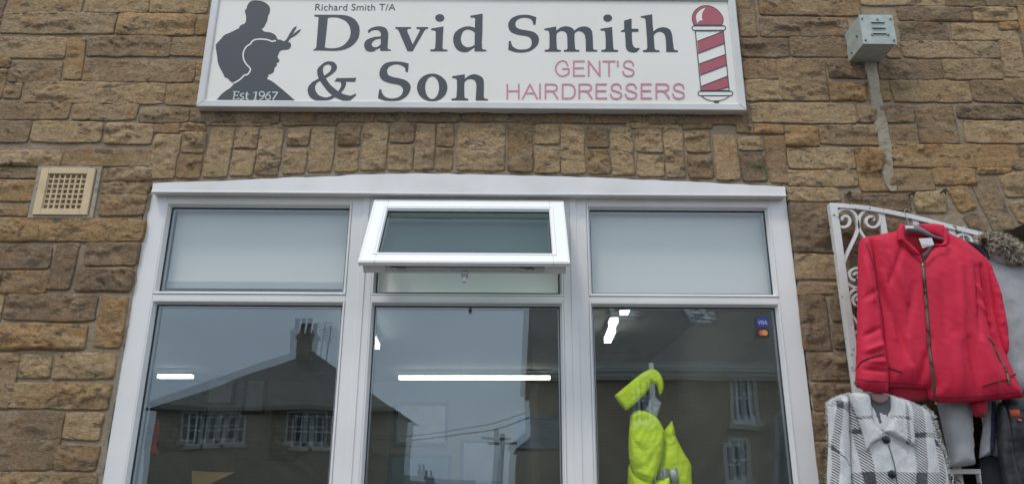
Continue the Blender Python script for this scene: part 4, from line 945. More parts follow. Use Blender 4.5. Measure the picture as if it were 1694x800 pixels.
stitch('piping', [(1432,401),(1441,425),(1447,450),(1452,480),(1457,512)], .0022, M_SEAM, jk, jp, .001)
stitch('pocket_zip', [(1637,558),(1646,575),(1655,590),(1662,606),(1668,622)], .009, M_ZIP, jk, jp); stitch('zip_pull', [(1667,617),(1670,635)], .008, M_BRASS, jk, jp, .006)
stitch('hem_seam', [(1470,632.5),(1500,634),(1532,636)], .0018, M_SEAM, jk, jp, .0008); stitch('hem_seam', [(1552,657),(1600,656.5),(1650,652),(1686,647)], .0018, M_SEAM, jk, jp, .0008)
stitch('cuff_seam', [(1417,626),(1440,629.5),(1467,631)], .002, M_SEAM, jk, jp, .0008); stitch('cuff_tab', [(1415.5,633),(1421,640)], .012, M_BLACK, jk, jp, .003)
lb = MB(); LY = JY-.012; lb.poly([W3(1519.5, 394.5, LY), W3(1541, 393.5, LY), W3(1545, 405, LY-.004), W3(1526, 410.5, LY-.004)]); lb_ = lb.build('label', mat('woven_label', (.62, .60, .62), .8), jk, fix=False); s_ = lb_.modifiers.new('t', 'SOLIDIFY'); s_.thickness = .002
text('MODA', 1526.5, 1540.5, 408, 404, mat('label_thread', (.22, .20, .22), .8), LY-.0075, jk, 'label_lettering')
adopt(jk)
# grey hanger of the red jacket
hg = root('coat_hanger', 'grey plastic coat hanger with white size clip holding the red jacket', 'coat hanger', W3(1512, 375, JY), 'coat hangers')
M_HG = mat('grey_plastic', (.17, .18, .20), .4)
puff('arm', [(1495.5,373,1),(1508,372.5),(1520,374),(1530,380),(1545,389),(1563,394.5,1),(1563,398,1),(1545,394.5),(1530,389),(1518,384.5),(1499,384,1)], JY-.010, M_HG, hg, .007, .006, .01, .004)
puff('size_clip', [(1498,374,1),(1511,374.2,1),(1512,379.5,1),(1498.5,379,1)], JY-.021, mat('white_clip', (.62, .62, .62), .35), hg, .003, .002, .004, .003)
b = MB(); b.tube(PV(sm([(1503,374),(1502,367),(1499,358),(1496,350),(1499,346),(1506,349)], 5, False), JY+.03), .0014, 6); b.build('hook', M_STEEL, hg); adopt(hg)

# ---- white shaggy coat with charcoal checks
CY = -.20
def plaid_mat(name, vbands, hbands, hsc=1.0):
    """white pile with hatched charcoal bands; bands are laid in metres on the garment: (x at z0, z0, dx/dz, half width)"""
    n = NT(name); sx_ = n.t.nodes.new('ShaderNodeSeparateXYZ'); n.link(n.pos, sx_.inputs[0]); X, Z = sx_.outputs[0], sx_.outputs[2]
    wob = n.math('MULTIPLY', n.math('SUBTRACT', n.noise(10, 3), .5), .022)
    X2 = n.math('ADD', X, wob); Z2 = n.math('ADD', Z, wob)
    def bands(lst, A, B):
        tot = None
        for (a0, b0, k, hw) in lst:
            c = n.math('SUBTRACT', n.math('SUBTRACT', A, a0), n.math('MULTIPLY', n.math('SUBTRACT', B, b0), k))
            f = n.rng(n.math('ABSOLUTE', c), hw, hw-.004); tot = f if tot is None else n.math('MAXIMUM', tot, f)
        return tot
    v = bands(vbands, X2, Z2) if vbands else None; h = bands(hbands, Z2, X2) if hbands else None
    hatch = n.math('SINE', n.math('MULTIPLY', n.math('ADD', n.math('ADD', X, n.math('MULTIPLY', Z, 1.25)), n.math('MULTIPLY', wob, .3)), 520*hsc))
    hm = n.rng(hatch, -.15, .35)
    if v is None: v = n.math('MULTIPLY', h, 0)
    if h is None: h = n.math('MULTIPLY', v, 0)
    both = n.math('MULTIPLY', v, h); one = n.math('MAXIMUM', v, h)
    f = n.math('MAXIMUM', n.math('MULTIPLY', one, n.math('MULTIPLY', hm, .97)), n.math('MULTIPLY', both, .95))
    fz = n.noise(170, 5, rough=.7); f = n.math('MULTIPLY', f, n.rng(fz, .25, .5, .75, 1.))
    c = n.mix(f, n.mix(n.rng(n.noise(30, 5), .35, .7, 0, .5), (.80, .80, .79), (.66, .67, .675)), (.014, .017, .026))
    n.link(c, n.b.inputs['Base Color']); n.b.inputs['Roughness'].default_value = 1; n.b.inputs['Sheen Weight'].default_value = .5; n.b.inputs['Specular IOR Level'].default_value = .1
    a = n.bump(n.noise(60, 6, rough=.7, stretch=(1, 1, .5)), .010); a = n.bump(n.noise(420, 4, rough=.8, stretch=(1, 1, .4)), .004, a); n.link(a, n.b.inputs['Normal']); return n.m
def VBn(p0, p1, hw):      # vertical band through two px points
    a = W(*p0, CY); b = W(*p1, CY); return (a[0], a[1], (b[0]-a[0])/(b[1]-a[1]), hw)
def HBn(p0, p1, hw):
    a = W(*p0, CY); b = W(*p1, CY); return (a[1], a[0], (b[1]-a[1])/(b[0]-a[0]), hw)
M_PL = plaid_mat('check_pile', [VBn((1401,668), (1428,800), .020), VBn((1505,668), (1512,800), .021)], [HBn((1400,715), (1530,722), .010), HBn((1420,793), (1520,793), .024)])
M_PLS = plaid_mat('check_pile_sleeve', [VBn((1378,668), (1372,800), .012)], [HBn((1370,737), (1400,775), .010), HBn((1370,668), (1400,680), .016)])
M_PLC = plaid_mat('check_pile_collar', [VBn((1481,665), (1486,730), .008)], [HBn((1470,693), (1500,693), .007)])
M_PLR = plaid_mat('check_pile_sleeve_two', [VBn((1540,735), (1550,800), .011)], [HBn((1530,722), (1545,742), .012)])
ct = root('coat', 'shaggy white coat with charcoal checks and black buttons hanging below the red jacket', 'coat', (W(1465, 760, CY)[0], CY, .95))
def shag(x, z): return .0035*fbm(x*60, z*34, 4, 3)+.006*fbm(x*9, z*7, 6, 2)
puff('body', [(1402,653,1),(1430,647),(1468,650),(1500,660),(1522,671),(1536,684),(1542,710),(1548,740),(1556,790),(1562,860),(1566,960),(1500,975),(1440,975),(1400,970),(1398,900),(1398,800),(1396,720),(1392,670)], CY, M_PL, ct, .055, .04, .08, .0075, wr=shag)
puff('sleeve', [(1403,653,1),(1385,656),(1371,664),(1369,676),(1371,720),(1369,770),(1367.5,830),(1368,920),(1392,925),(1404,900),(1408,830),(1406,760),(1404,700)], CY-.020, M_PLS, ct, .036, .03, .045, .0075, wr=shag)
puff('sleeve', [(1536,684,1),(1543,700),(1549,725),(1556,745),(1562,766),(1569,800),(1578,860),(1584,930),(1562,935),(1550,880),(1542,820),(1538,760),(1534,715)], CY-.014, M_PLR, ct, .034, .03, .04, .0075, wr=shag)
puff('lapel', [(1405,651,1),(1420,648),(1437,653),(1441,678),(1444,698),(1461,716,1),(1455,727),(1441,735),(1434,745,1),(1428,720),(1420,695),(1410,670)], CY-.054, M_PLC, ct, .020, .008, .016, .006, wr=shag)
puff('lapel', [(1472,652,1),(1488,660),(1499,668),(1506,690),(1512,720),(1514,741,1),(1490,729),(1461,714,1),(1468,700),(1474,684),(1473,668)], CY-.054, M_PLC, ct, .020, .008, .016, .006, wr=shag)
puff('lining', [(1438,655),(1455,652),(1474,658),(1475,684),(1466,706),(1456,708),(1446,690),(1440,670)], CY-.048, cloth_mat('grey_lining', (.11, .115, .125), .9), ct, .006, .004, .02, .007, wr=lambda x, z: .003*fbm(x*30, z*22, 2, 3))
bpy.context.view_layer.update(); cp = list(ct.children); M_BTN = mat('black_button', (.015, .015, .017), .25)
for (px, py) in ((1466,726.5), (1475.5,783.5)):
    c = surf(cp, px, py, .004); b = MB(); b.tube([c+Vector((0, .006, 0)), c+Vector((0, -.001, 0)), c+Vector((0, -.0025, 0))], [.0115, .013, .011], 18)
    o_ = b.build('button', M_BTN, ct, True)
stitch('placket_edge', [(1470,735),(1476,755),(1481,775),(1484,800),(1488,840)], .003, mat('charcoal_thread', (.10, .105, .12), .9), ct, cp, .002)
# pile: short hairs round the shoulders and arms
def hairs(name, px, Y, m, parent, n=900, ln=.009, closed=False, y0=-.03, spread=.9):
    q = [W3(*p, Y) for p in sm(px, 8, closed)]; b = MB()
    for _ in range(n):
        i = random.randrange(len(q)-1); t = random.random(); p = q[i].lerp(q[i+1], t); d = (q[i+1]-q[i]).normalized(); nn = Vector((-d.z, 0, d.x))
        p = p+Vector((0, random.uniform(y0, .015), 0))-nn*random.uniform(-.002, .004)
        u = (nn+d*random.uniform(-spread, spread)+Vector((0, random.uniform(-.8, .3), -.3))).normalized()*ln*random.uniform(.4, 1.2); s_ = d*.0006
        b.poly([p-s_, p+s_, p+u])
    return b.build(name, m, parent, fix=False)
M_PILE = mat('white_pile', (.82, .82, .81), 1.)
hairs('pile', [(1367,800),(1370,720),(1368.5,676),(1371,664),(1385,656),(1402,651)], CY-.02, M_PILE, ct, 900, .0065)
hairs('pile', [(1522,671),(1536,683),(1543,700),(1549,724),(1556,744),(1562,766),(1570,800)], CY-.014, M_PILE, ct, 800, .0065)
adopt(ct)
puffs_h = root('coat_hanger', 'pinkish hanger neck showing inside the collar of the checked coat', 'coat hanger', W3(1455, 655, CY), 'coat hangers')
puff('arm', [(1441,651),(1455,650),(1468,655),(1467,663),(1455,667),(1443,661)], CY-.058, mat('pale_pink_plastic', (.30, .17, .16), .5), puffs_h, .004, .004, .01, .004)
b = MB(); b.tube(PV([(1455,652),(1454,640),(1450,632),(1456,628)], CY-.02), .0014, 6); b.build('hook', M_STEEL, puffs_h); adopt(puffs_h)

# ---- grey wool coat with fur trimmed hood
GYc = -.15
M_WOOL = cloth_mat('grey_wool', (.36, .36, .365), 1., 300, .0012, .10, .4, .005)
gc = root('coat', 'light grey wool coat with fur edged hood half hidden behind the red jacket', 'coat', (W(1660, 600, GYc)[0], GYc, 1.8))
wl = lambda x, z: .006*fbm(x*10, z*7, 21, 3)+.002*fbm(x*40, z*40, 8, 2)
puff('body', [(1600,412),(1625,415),(1640,430),(1665,432),(1695,440),(1722,455),(1735,490),(1740,560),(1742,640),(1720,652),(1640,650),(1600,640),(1598,500)], GYc, M_WOOL, gc, .045, .035, .07, .010, wr=wl)
puff('sleeve', [(1694,450),(1718,462),(1728,500),(1734,560),(1738,640),(1712,640),(1700,560),(1692,500)], GYc-.025, M_WOOL, gc, .03, .02, .04, .009, wr=wl)
puff('hood', [(1626,405),(1640,398),(1665,400),(1684,412),(1690,432),(1670,442),(1645,438),(1630,425)], GYc-.02, M_WOOL, gc, .03, .02, .03, .008, wr=wl)
fm = NT('fur'); c = fm.mix(fm.rng(fm.noise(90, 4), .38, .6), (.16, .115, .08), (.85, .77, .64)); c = fm.mix(fm.rng(fm.noise(22, 3), .5, .66), c, (.16, .11, .07)); fm.link(c, fm.b.inputs['Base Color']); fm.b.inputs['Roughness'].default_value = .7
def fur(name, path, Y, n, ln, rad, m, parent):
    q = [W3(*p, Y) for p in sm(path, 8, False)]; b = MB()
    for _ in range(n):
        i = random.randrange(len(q)-1); p = q[i].lerp(q[i+1], random.random()); d = (q[i+1]-q[i]).normalized(); a = d.orthogonal().normalized(); c_ = d.cross(a); th = random.random()*6.283
        o_ = a*math.cos(th)+c_*math.sin(th); p0 = p+o_*rad*random.uniform(.3, 1); u = (o_+d*random.uniform(-.6, .6)+Vector((random.uniform(-.3, .3), -.3, -.15))).normalized()*ln*random.uniform(.5, 1.25)
        s_ = u.cross(Vector((random.random()-.5, random.random()-.5, random.random()-.5))).normalized()*.0011; md = p0+u*.55+Vector((0, 0, -ln*.05))
        b.quad(p0-s_, p0+s_, md+s_*.7, md-s_*.7); b.poly([md-s_*.7, md+s_*.7, p0+u+Vector((0, 0, -ln*.2))])
    return b.build(name, m, parent, fix=False)
fur('fur_trim', [(1628,402),(1636,398),(1648,399),(1662,406),(1674,414),(1684,424),(1686,433)], GYc-.050, 6500, .034, .020, fm.m, gc)
adopt(gc)
hg2 = root('coat_hanger', 'dark navy hanger shoulder between the red jacket and the fur hood', 'coat hanger', W3(1610, 402, GYc), 'coat hangers')
puff('arm', [(1594,399),(1604,399),(1617,404),(1630,412),(1636,424),(1632,436),(1624,424),(1612,412),(1598,406)], GYc-.040, mat('navy_plastic', (.022, .024, .035), .45), hg2, .010, .008, .012, .005)
b = MB(); b.tube(PV(sm([(1596,402),(1594,392),(1592,380),(1595,374),(1600,378)], 4, False), GYc+.03), .0014, 6); b.build('hook', mat('white_wire', (.6, .6, .6), .4), hg2); adopt(hg2)
# ---- pale grey sleeve garment below
LYc = -.13
lg = root('cardigan', 'light grey knitted garment hanging between the checked coat and the dark jackets', 'cardigan', (W(1585, 770, LYc)[0], LYc, 1.6))
puff('sleeve', [(1548,640),(1606,640),(1607,690),(1609,730),(1611,768,1),(1592,771),(1572,772,1),(1566,740),(1558,700),(1551,670)], LYc-.02, M_WOOL, lg, .035, .02, .04, .0075, wr=wl); adopt(lg)
l2 = root('cardigan', 'grey knitted jacket with a navy zip edge beside the black leather jacket', 'cardigan', (W(1635, 750, LYc)[0], LYc, 1.65))
puff('body', [(1625,640),(1655,640),(1656,665),(1654,700),(1652,735),(1650,756,1),(1640,752),(1620,757,1),(1622,735),(1627,700),(1628,670)], LYc-.02, M_WOOL, l2, .03, .02, .04, .0075, wr=wl)
bpy.context.view_layer.update(); stitch('zip_edge', [(1645,664),(1644,690),(1643,720),(1642,750)], .016, cloth_mat('navy_tape', (.03, .035, .06), .8), l2, list(l2.children), .003); adopt(l2)
c2 = puff('sleeve_cuff', [(1606,660),(1630,660),(1631,680),(1628,690,1),(1612,688,1),(1607,676)], JY+.03, M_RED2, None, .02, .01, .02, .006); c2.parent = jk; c2.matrix_parent_inverse = jk.matrix_world.inverted()
# ---- black leather jacket with orange patches
KY = -.17
M_LTH = mat('black_leather', (.012, .012, .014), .5, bump=.004, bscale=26, var=.3, vscale=20)
bk = root('jacket', 'black leather jacket with orange patches at the lower right below the red jacket', 'jacket', (W(1690, 760, KY)[0], KY, 1.2))
lw = lambda x, z: .010*fbm(x*14, z*10, 41, 3)+.004*np.abs(fbm(x*40, z*30, 4, 2))
puff('body', [(1652,668),(1662,656),(1690,648),(1722,655),(1745,690),(1752,760),(1756,860),(1700,880),(1668,840),(1658,790),(1652,740),(1650,700)], KY, M_LTH, bk, .05, .03, .05, .0075, wr=lw)
puff('sleeve', [(1650,672),(1658,668),(1668,700),(1676,750),(1690,800),(1704,850),(1680,862),(1664,820),(1654,770),(1649,720)], KY-.03, M_LTH, bk, .028, .02, .03, .007, wr=lw)
bpy.context.view_layer.update(); M_OR = mat('orange_patch', (.55, .10, .03), .6)
bj = list(bk.children); stitch('patch', [(1671,683),(1679,682.5),(1687,683)], .024, M_OR, bk, bj, .004); stitch('patch', [(1684,693),(1690,695)], .008, M_OR, bk, bj, .004); adopt(bk)
dt = root('trousers', 'black trousers hanging below the grey cardigan with the navy zip edge', 'trousers', (W(1640, 790, LYc)[0], LYc, 1.1))
puff('leg', [(1622,754),(1640,748),(1658,752),(1664,800),(1672,880),(1650,885),(1636,880),(1626,820)], LYc+.0, cloth_mat('black_cotton', (.018, .018, .022), .9), dt, .025, .02, .03, .008, wr=lw); adopt(dt)
b = MB(); b.tube(PV(sm([(1566,778),(1572,779),(1577,786),(1576,800),(1577,815)], 4, False), RY-.02), .0014, 6); tag(b.build('hanger_hook', bpy.data.materials['white_wire']), 'thin white wire hook over the rusty rack bar', 'hook')

# ------------------------------------------------------------------ inside the shop
IX0, IX1, IY0, IY1, IZ = -4.9, PX0-.12, .18, 6.4, 2.82
b = MB(); b.box(IX0-.1, IX0, IY0, IY1, 0, IZ); b.box(IX1, IX1+.1, IY0, IY1, 0, IZ); b.box(IX0, IX1, IY1, IY1+.1, 0, IZ); b.build('room_wall', mat('room_paint', (.27, .30, .31), .7, var=.04, vscale=2), bld)
b = MB(); b.box(IX0-.1, IX1+.1, IY0, IY1+.1, IZ, IZ+.1); b.build('room_ceiling', mat('ceiling_paint', (.27, .29, .30), .8), bld)
b = MB(); b.box(IX0-.1, IX1+.1, IY0, IY1+.1, -.05, .01); b.build('room_floor', mat('vinyl_floor', (.16, .15, .14), .4), bld)
bpy.context.view_layer.update()
M_TUBE = emit_mat('led_tube', (1, .955, .82), 5.0)
def lamp(px0, py0, px1, py1, h, lab, L_dir=0):
    """ceiling batten; L_dir=0: across the room, 1: running into the room"""
    d = CR*((px0-847)/FPX)-CU*((py0-400)/FPX)+CF; t = (h-CAM_Z)/d[2]; A = Vector((d[0]*t, CAM_Y+d[1]*t, h))
    d = CR*((px1-847)/FPX)-CU*((py1-400)/FPX)+CF; t = (h-CAM_Z)/d[2]; B = Vector((d[0]*t, CAM_Y+d[1]*t, h))
    r = root('ceiling_light', lab, 'ceiling light', (A+B)/2, 'ceiling lights in the shop'); r_ = []
    u = (B-A).normalized(); v = Vector((-u.y, u.x, 0))*(.032 if (B-A).length > 1 or px0 < 500 else .026)
    for nm, m, z0, z1, s_ in (('diffuser', M_TUBE, 0, .035, 1), ('housing', mat('lamp_housing', (.6, .6, .6), .5), .0355, .07, 1.2)):
        b = MB(); q = [A-v*s_, B-v*s_, B+v*s_, A+v*s_]; lo = [Vector((p.x, p.y, h+z0)) for p in q]; hi = [Vector((p.x, p.y, h+z1)) for p in q]
        b.poly(lo[::-1]); b.poly(hi)
        for i in range(4): b.quad(lo[i], lo[(i+1) % 4], hi[(i+1) % 4], hi[i])
        b.build(nm, m, r)
    adopt(r); print('lamp', A, B)
HL = 2.72
lamp(660, 627, 910, 627, HL, 'long white light strip seen through the middle pane')
lamp(262, 625, 318, 625, HL, 'short lit strip added for a mirrored light, seen through the left pane')  # lit batten added in place of a light mirrored at the left wall
lamp(621.5, 577, 600, 536, HL, 'light strip end just inside the left edge of the middle pane')
lamp(1005, 567, 1013, 549, HL, 'lowest and largest of the lit strips at the top left of the right pane')
lamp(1012.5, 541, 1016.5, 533, HL, 'middle one of the lit strips at the top left of the right pane')
lamp(1032, 521, 1035, 514, HL, 'smallest lit strip, highest in the right pane')
# roller blinds behind the fanlights
M_BLIND = NT('blind_fabric'); M_BLIND.b.inputs['Base Color'].default_value = (.57, .565, .535, 1); M_BLIND.b.inputs['Roughness'].default_value = .9
M_BLIND.link(M_BLIND.bump(M_BLIND.noise(500, 2), .0004), M_BLIND.b.inputs['Normal']); M_BLIND = M_BLIND.m
M_GAPSTRIP = mat('blind_gap_strip', (.36, .37, .36), .8); M_BL2 = mat('beige_blind', (.80, .79, .71), .9)  # grey strip stands in for the dim room seen below the left blind
for i, (a, b_, c, d, lab, mm) in enumerate(((284, 573, 352, 467, 'pale blind behind the upper left pane with a grey strip added for the dim gap below it', M_BLIND), (612, 936, 338, 492, 'beige blind behind the open middle window', M_BL2), (972, 1275, 348, 494, 'pale blind filling the upper right pane', M_BLIND))):
    Yb = .060; x0, x1 = W(a, 420, Yb)[0], W(b_, 420, Yb)[0]; zt, zb2 = W(700, c-14, Yb)[1], W(700, d, Yb)[1]
    r = root('window_blind', lab, 'blind', ((x0+x1)/2, Yb, zt), 'blinds behind the upper panes')
    q = MB(); q.box(x0, x1, Yb, Yb+.0025, zb2, zt); q.build('fabric', mm, r); q = MB(); q.box(x0-.002, x1+.002, Yb-.003, Yb+.006, zb2-(.030 if i == 0 else .008), zb2); q.build('bottom_bar_or_gap_strip', M_GAPSTRIP if i == 0 else mm, r, bevel=.002)
    q = MB(); q.tube([(x0, Yb+.02, zt+.01), (x1, Yb+.02, zt+.01)], .02, 16); q.build('roller', M_UPVC, r, True); adopt(r)
# pictures on the back wall
def pict(px0, py0, px1, py1, lab, cf, ci, Yp=IY1-.03, bw=.035, group='framed pictures on the walls'):
    x0, z1 = W(px0, py0, Yp); x1, z0 = W(px1, py1, Yp); r = root('picture_frame', lab, 'picture frame', ((x0+x1)/2, Yp, z0), group)
    q = MB(); q.ring(x0, x1, z0, z1, [(0, Yp+.02), (0, Yp-.012), (bw*.3, Yp-.016), (bw, Yp-.010), (bw, Yp+.002)]); q.build('frame', cf, r)
    q = MB(); q.box(x0+bw*.9, x1-bw*.9, Yp+.0, Yp+.004, z0+bw*.9, z1-bw*.9); q.build('print', ci, r); adopt(r)
M_FB = mat('frame_blue', (.04, .12, .26), .5); M_FD = mat('frame_black', (.008, .009, .012), .5)
M_PR = mat('print_pale', (.42, .55, .66), .6, var=.2, vscale=6); M_PB = mat('print_blue', (.12, .30, .55), .5, var=.3, vscale=4)
pict(655, 665, 740, 736, 'blue framed certificate at the left of the middle pane', M_FB, M_PR); pict(763, 726, 833, 800, 'blue framed print lower down at the centre of the middle pane', M_FB, M_PR)
pict(645, 750, 745, 830, 'wide blue framed print below the certificate', M_FB, M_PB); pict(855, 688, 930, 742, 'plain blue poster at the right of the middle pane', M_PB, M_PB)
pict(349, 580, 386, 670, 'narrow black framed picture, upper one in the left pane', M_FD, M_PR); pict(407, 617, 437, 684, 'narrow black framed picture, lower one in the left pane', M_FD, M_PR)
pict(262, 548, 334, 742, 'tall dark framed mirror at the left side of the shop', M_FD, mat('mirror_glass', (.5, .55, .58), .08, .9), bw=.08)
pict(452, 678, 492, 760, 'dark framed picture under the roof reflection in the left pane', M_FD, mat('print_dark', (.08, .08, .08), .6))
# card stickers on the glass
def sticker(px0, py0, px1, py1, lab, m, deco):
    Y = .0235; x0, z1 = W(px0, py0, Y); x1, z0 = W(px1, py1, Y); r = root('card_sticker', lab, 'sticker', ((x0+x1)/2, Y, z0), 'payment stickers on the right pane')
    q = MB(); q.box(x0, x1, Y, Y+.0008, z0, z1); q.build('backing', m, r); deco(r, x0, x1, z0, z1, Y-.0006); adopt(r)
def disc(r, cx, cz, rad, y, m, nm='emblem'):
    q = MB(); q.poly([(cx+rad*math.cos(t), y, cz+rad*math.sin(t)) for t in np.linspace(0, 2*math.pi, 25)[:-1]][::-1]); q.build(nm, m, r, fix=False)
def dv_(r, x0, x1, z0, z1, y): text('VISA', 1254.5, 1269.5, 536, 529.5, mat('sticker_white', (.6, .62, .66), .5), y, r)
def dm_(r, x0, x1, z0, z1, y):
    w_ = x1-x0; cz = (z0+z1)/2; disc(r, x0+w_*.38, cz, w_*.22, y, mat('sticker_red', (.60, .10, .05), .5)); disc(r, x0+w_*.62, cz, w_*.22, y-.0005, mat('sticker_orange', (.65, .30, .06), .5))
sticker(1251, 524, 1272.5, 540.5, 'small blue card payment sticker at the top right of the right pane', mat('sticker_blue', (.03, .05, .26), .4), dv_)
sticker(1251.5, 543, 1274, 557, 'small dark sticker with red and orange discs below the blue sticker', mat('sticker_dark', (.03, .025, .03), .4), dm_)
# hi-vis coat behind the right pane
HY = .17
M_HV = NT('fluorescent_yellow'); M_HV.b.inputs['Base Color'].default_value = (.78, .98, .012, 1); M_HV.b.inputs['Roughness'].default_value = .6
M_HV.link(M_HV.bump(M_HV.noise(18, 5, dist=1.), .010), M_HV.b.inputs['Normal']); M_HV = M_HV.m
M_TAPE = mat('reflective_tape', (.42, .45, .45), .4, .2, bump=.0008, bscale=200)
hv = root('hi_vis_coat', 'fluorescent yellow work coat with grey reflective tape hanging inside the right pane', 'work coat', (W(1090, 780, HY)[0], HY, 1.2))
hw_ = lambda x, z: .024*fbm(x*9, z*6, 51, 3)+.022*np.abs(fbm(x*20+z*9, z*11, 4, 3))
hf_ = lambda x, z: .008*fbm(x*9, z*5, 31, 2)+.020*np.abs(fbm(x*13+z*7, z*8-x*4, 4, 2))+.010*np.abs(fbm(x*26-z*13, z*17, 8, 2))
hl_ = lambda x, z: .006*fbm(x*14, z*10, 31, 3)+.004*np.abs(fbm(x*36+z*20, z*24, 4, 2))
puff('hood', [(1016,654,1),(1040,634),(1063,616),(1079,610),(1090.5,616),(1097.6,632),(1096,648),(1091,653,1),(1087,638),(1078,634),(1072,645),(1064,655),(1050,668),(1035.4,679,1),(1025,667)], HY-.06, M_HV, hv, .014, .008, .02, .006, wr=hl_)
puff('sleeve', [(1098,712,1),(1104,704),(1111.5,695,1),(1116,710),(1118,721),(1131,747),(1143,768),(1144,790),(1147,905),(1082,905),(1084,800),(1088,770),(1094,740)], HY, M_HV, hv, .020, .02, .03, .0065, wr=hf_)
puff('body', [(1040,770),(1050,782),(1078,795),(1096,790),(1110,800),(1116,990),(1038,990),(1036,860)], HY-.01, M_HV, hv, .040, .03, .05, .010, wr=hw_)
puff('sleeve', [(1055,677,1),(1047,682),(1043,687,1),(1040,721),(1041,758),(1048,782),(1062,791),(1078,799,1),(1086,786),(1091,768),(1097,742),(1099,712,1),(1089,693),(1072,681)], HY-.040, M_HV, hv, .014, .012, .025, .006, wr=hf_)
puff('reflective_tape', [(1079,650,1),(1094.5,666,1),(1086.6,692,1),(1066,679,1)], HY-.03, M_TAPE, hv, .006, .006, .01, .006, wr=lambda x, z: .003*np.sin((x+z)*420))
bpy.context.view_layer.update(); stitch('reflective_tape', [(1082,789),(1100,787),(1122,786)], .055, M_TAPE, hv, [c for c in hv.children if c.name.startswith(('body', 'sleeve'))], .004, curve=True); adopt(hv)
hh = root('coat_hanger', 'pale hanger bar of the fluorescent coat behind the right pane', 'coat hanger', W3(1080, 650, HY+.02), 'coat hangers'); b = MB(); b.box(W(1082, 700, HY+.04)[0]-.008, W(1082, 700, HY+.04)[0]+.008, HY+.03, HY+.045, W(1082, 720, HY+.04)[1], W(1082, 600, HY+.04)[1]); b.build('arm', M_UPVC, hh); adopt(hh)
# other bits at the window
rt = root('towel', 'red cloth hanging inside the left edge of the left pane', 'towel', W3(250, 750, .5)); puff('cloth', [(250,697),(258,694),(263,700),(262,720),(258,735),(262,748),(254,752),(243,742),(250,730),(249,712)], .5, cloth_mat('red_towel', (.55, .05, .07), .9), rt, .02, .01, .02, .006, wr=hw_); adopt(rt)
cb = root('cardboard_sign', 'tan cardboard triangle at the bottom of the left pane', 'cardboard', W3(350, 800, .4)); q = MB(); a = [W3(317.5, 778, .4), W3(362, 780, .4), W3(390, 780, .4), W3(345, 800, .4), W3(317, 830, .4)]
q.poly(a); q.poly([p+Vector((0, .004, 0)) for p in a][::-1]); 
for i in range(5): q.quad(a[i], a[(i+1) % 5], a[(i+1) % 5]+Vector((0, .004, 0)), a[i]+Vector((0, .004, 0)))
q.build('card', mat('cardboard', (.42, .26, .10), .85), cb); adopt(cb)

# ------------------------------------------------------------------ across the street (seen mirrored in the glass)
def Vp(px, py, Yv, zz=None):
    x, z_ = W(px, py, Yv); return x, z_
M_ST2 = brick_mat('far_stone', (.34, .28, .20), (.45, .37, .26), (.60, .54, .43), 1., .55, .22); M_SLATE = brick_mat('slates', (.21, .185, .155), (.26, .23, .19), (.12, .11, .10), 1., .35, .22)
M_WIN = mat('far_window_frame', (.8, .8, .8), .5); M_DG = mat('far_glass', (.02, .025, .03), .08); M_RND = mat('far_render', (.72, .68, .60), .85, var=.1, vscale=1)
def far_window(x0, x1, z0, z1, yf, parent, bars=(1, 1), s=1):
    """yf = facade plane (real y, facing +y)"""
    t = .09; q = MB(); 
    q.box(x0, x0+t, yf+.01, yf+.07, z0, z1); q.box(x1-t, x1, yf+.01, yf+.07, z0, z1); q.box(x0+t, x1-t, yf+.01, yf+.07, z0, z0+t); q.box(x0+t, x1-t, yf+.01, yf+.07, z1-t, z1)
    for i in range(1, bars[0]+1): xx = x0+(x1-x0)*i/(bars[0]+1); q.box(xx-.03, xx+.03, yf+.012, yf+.065, z0+t, z1-t)
    for i in range(1, bars[1]+1): zz_ = z0+(z1-z0)*i/(bars[1]+1); q.box(x0+t, x1-t, yf+.014, yf+.060, zz_-.03, zz_+.03)
    f = q.build('window', M_WIN, parent); q = MB(); q.box(x0+t, x1-t, yf+.011, yf+.02, z0+t, z1-t); q.build('pane', M_DG, f)
    q = MB(); q.box(x0-.08, x1+.08, yf+.002, yf+.12, z0-.12, z0-.002); q.build('sill', M_RND, f)
def chimney(cx, cy, z0, z1, w_, parent, pots=3, m=None):
    q = MB(); q.box(cx-w_/2, cx+w_/2, cy-.35, cy+.35, z0, z1); q.box(cx-w_/2-.06, cx+w_/2+.06, cy-.41, cy+.41, z1-.25, z1-.12); c = q.build('chimney', m or M_ST2, parent)
    q = MB()
    for i in range(pots):
        x = cx-w_/2+w_*(i+.5)/pots; q.tube([(x, cy, z1), (x, cy, z1+.35), (x, cy, z1+.55)], [.13, .11, .13], 10)
    q.build('pot', mat('clay_pot', (.10, .055, .035), .8), c)
    return c
# house A: hipped roof
Yv = 31.0; yr = -Yv
ha = root('house', 'dark stone house with hipped slate roof and chimney pots across the street', 'house', (-9, yr, 0), 'houses across the street')
ex0, ez = Vp(246, 676, Yv); ex1 = Vp(660, 716, Yv)[0]; rx, rz = Vp(496, 584, Yv+3.5); dep = 8.
q = MB(); q.box(ex0+.3, ex1-.3, yr-dep, yr, -1, ez-.1); q.build('wall', M_ST2, ha)
q = MB(); e0, e1 = ex0, ex1; A = [(e0, yr+.3, ez-.1), (e1, yr+.3, ez-.1), (e1, yr-dep-.3, ez-.1), (e0, yr-dep-.3, ez-.1)]; r0, r1 = (rx, yr-dep/2, rz), (rx+.9, yr-dep/2, rz)
q.poly([A[0], A[1], r1, r0]); q.poly([A[1], A[2], r1]); q.poly([A[2], A[3], r0, r1]); q.poly([A[3], A[0], r0]); q.poly(A[::-1]); q.build('roof', M_SLATE, ha)
q = MB(); q.box(e0-.05, e1+.05, yr+.3, yr+.42, ez-.16, ez-.04); q.build('gutter', M_BLACK, ha)
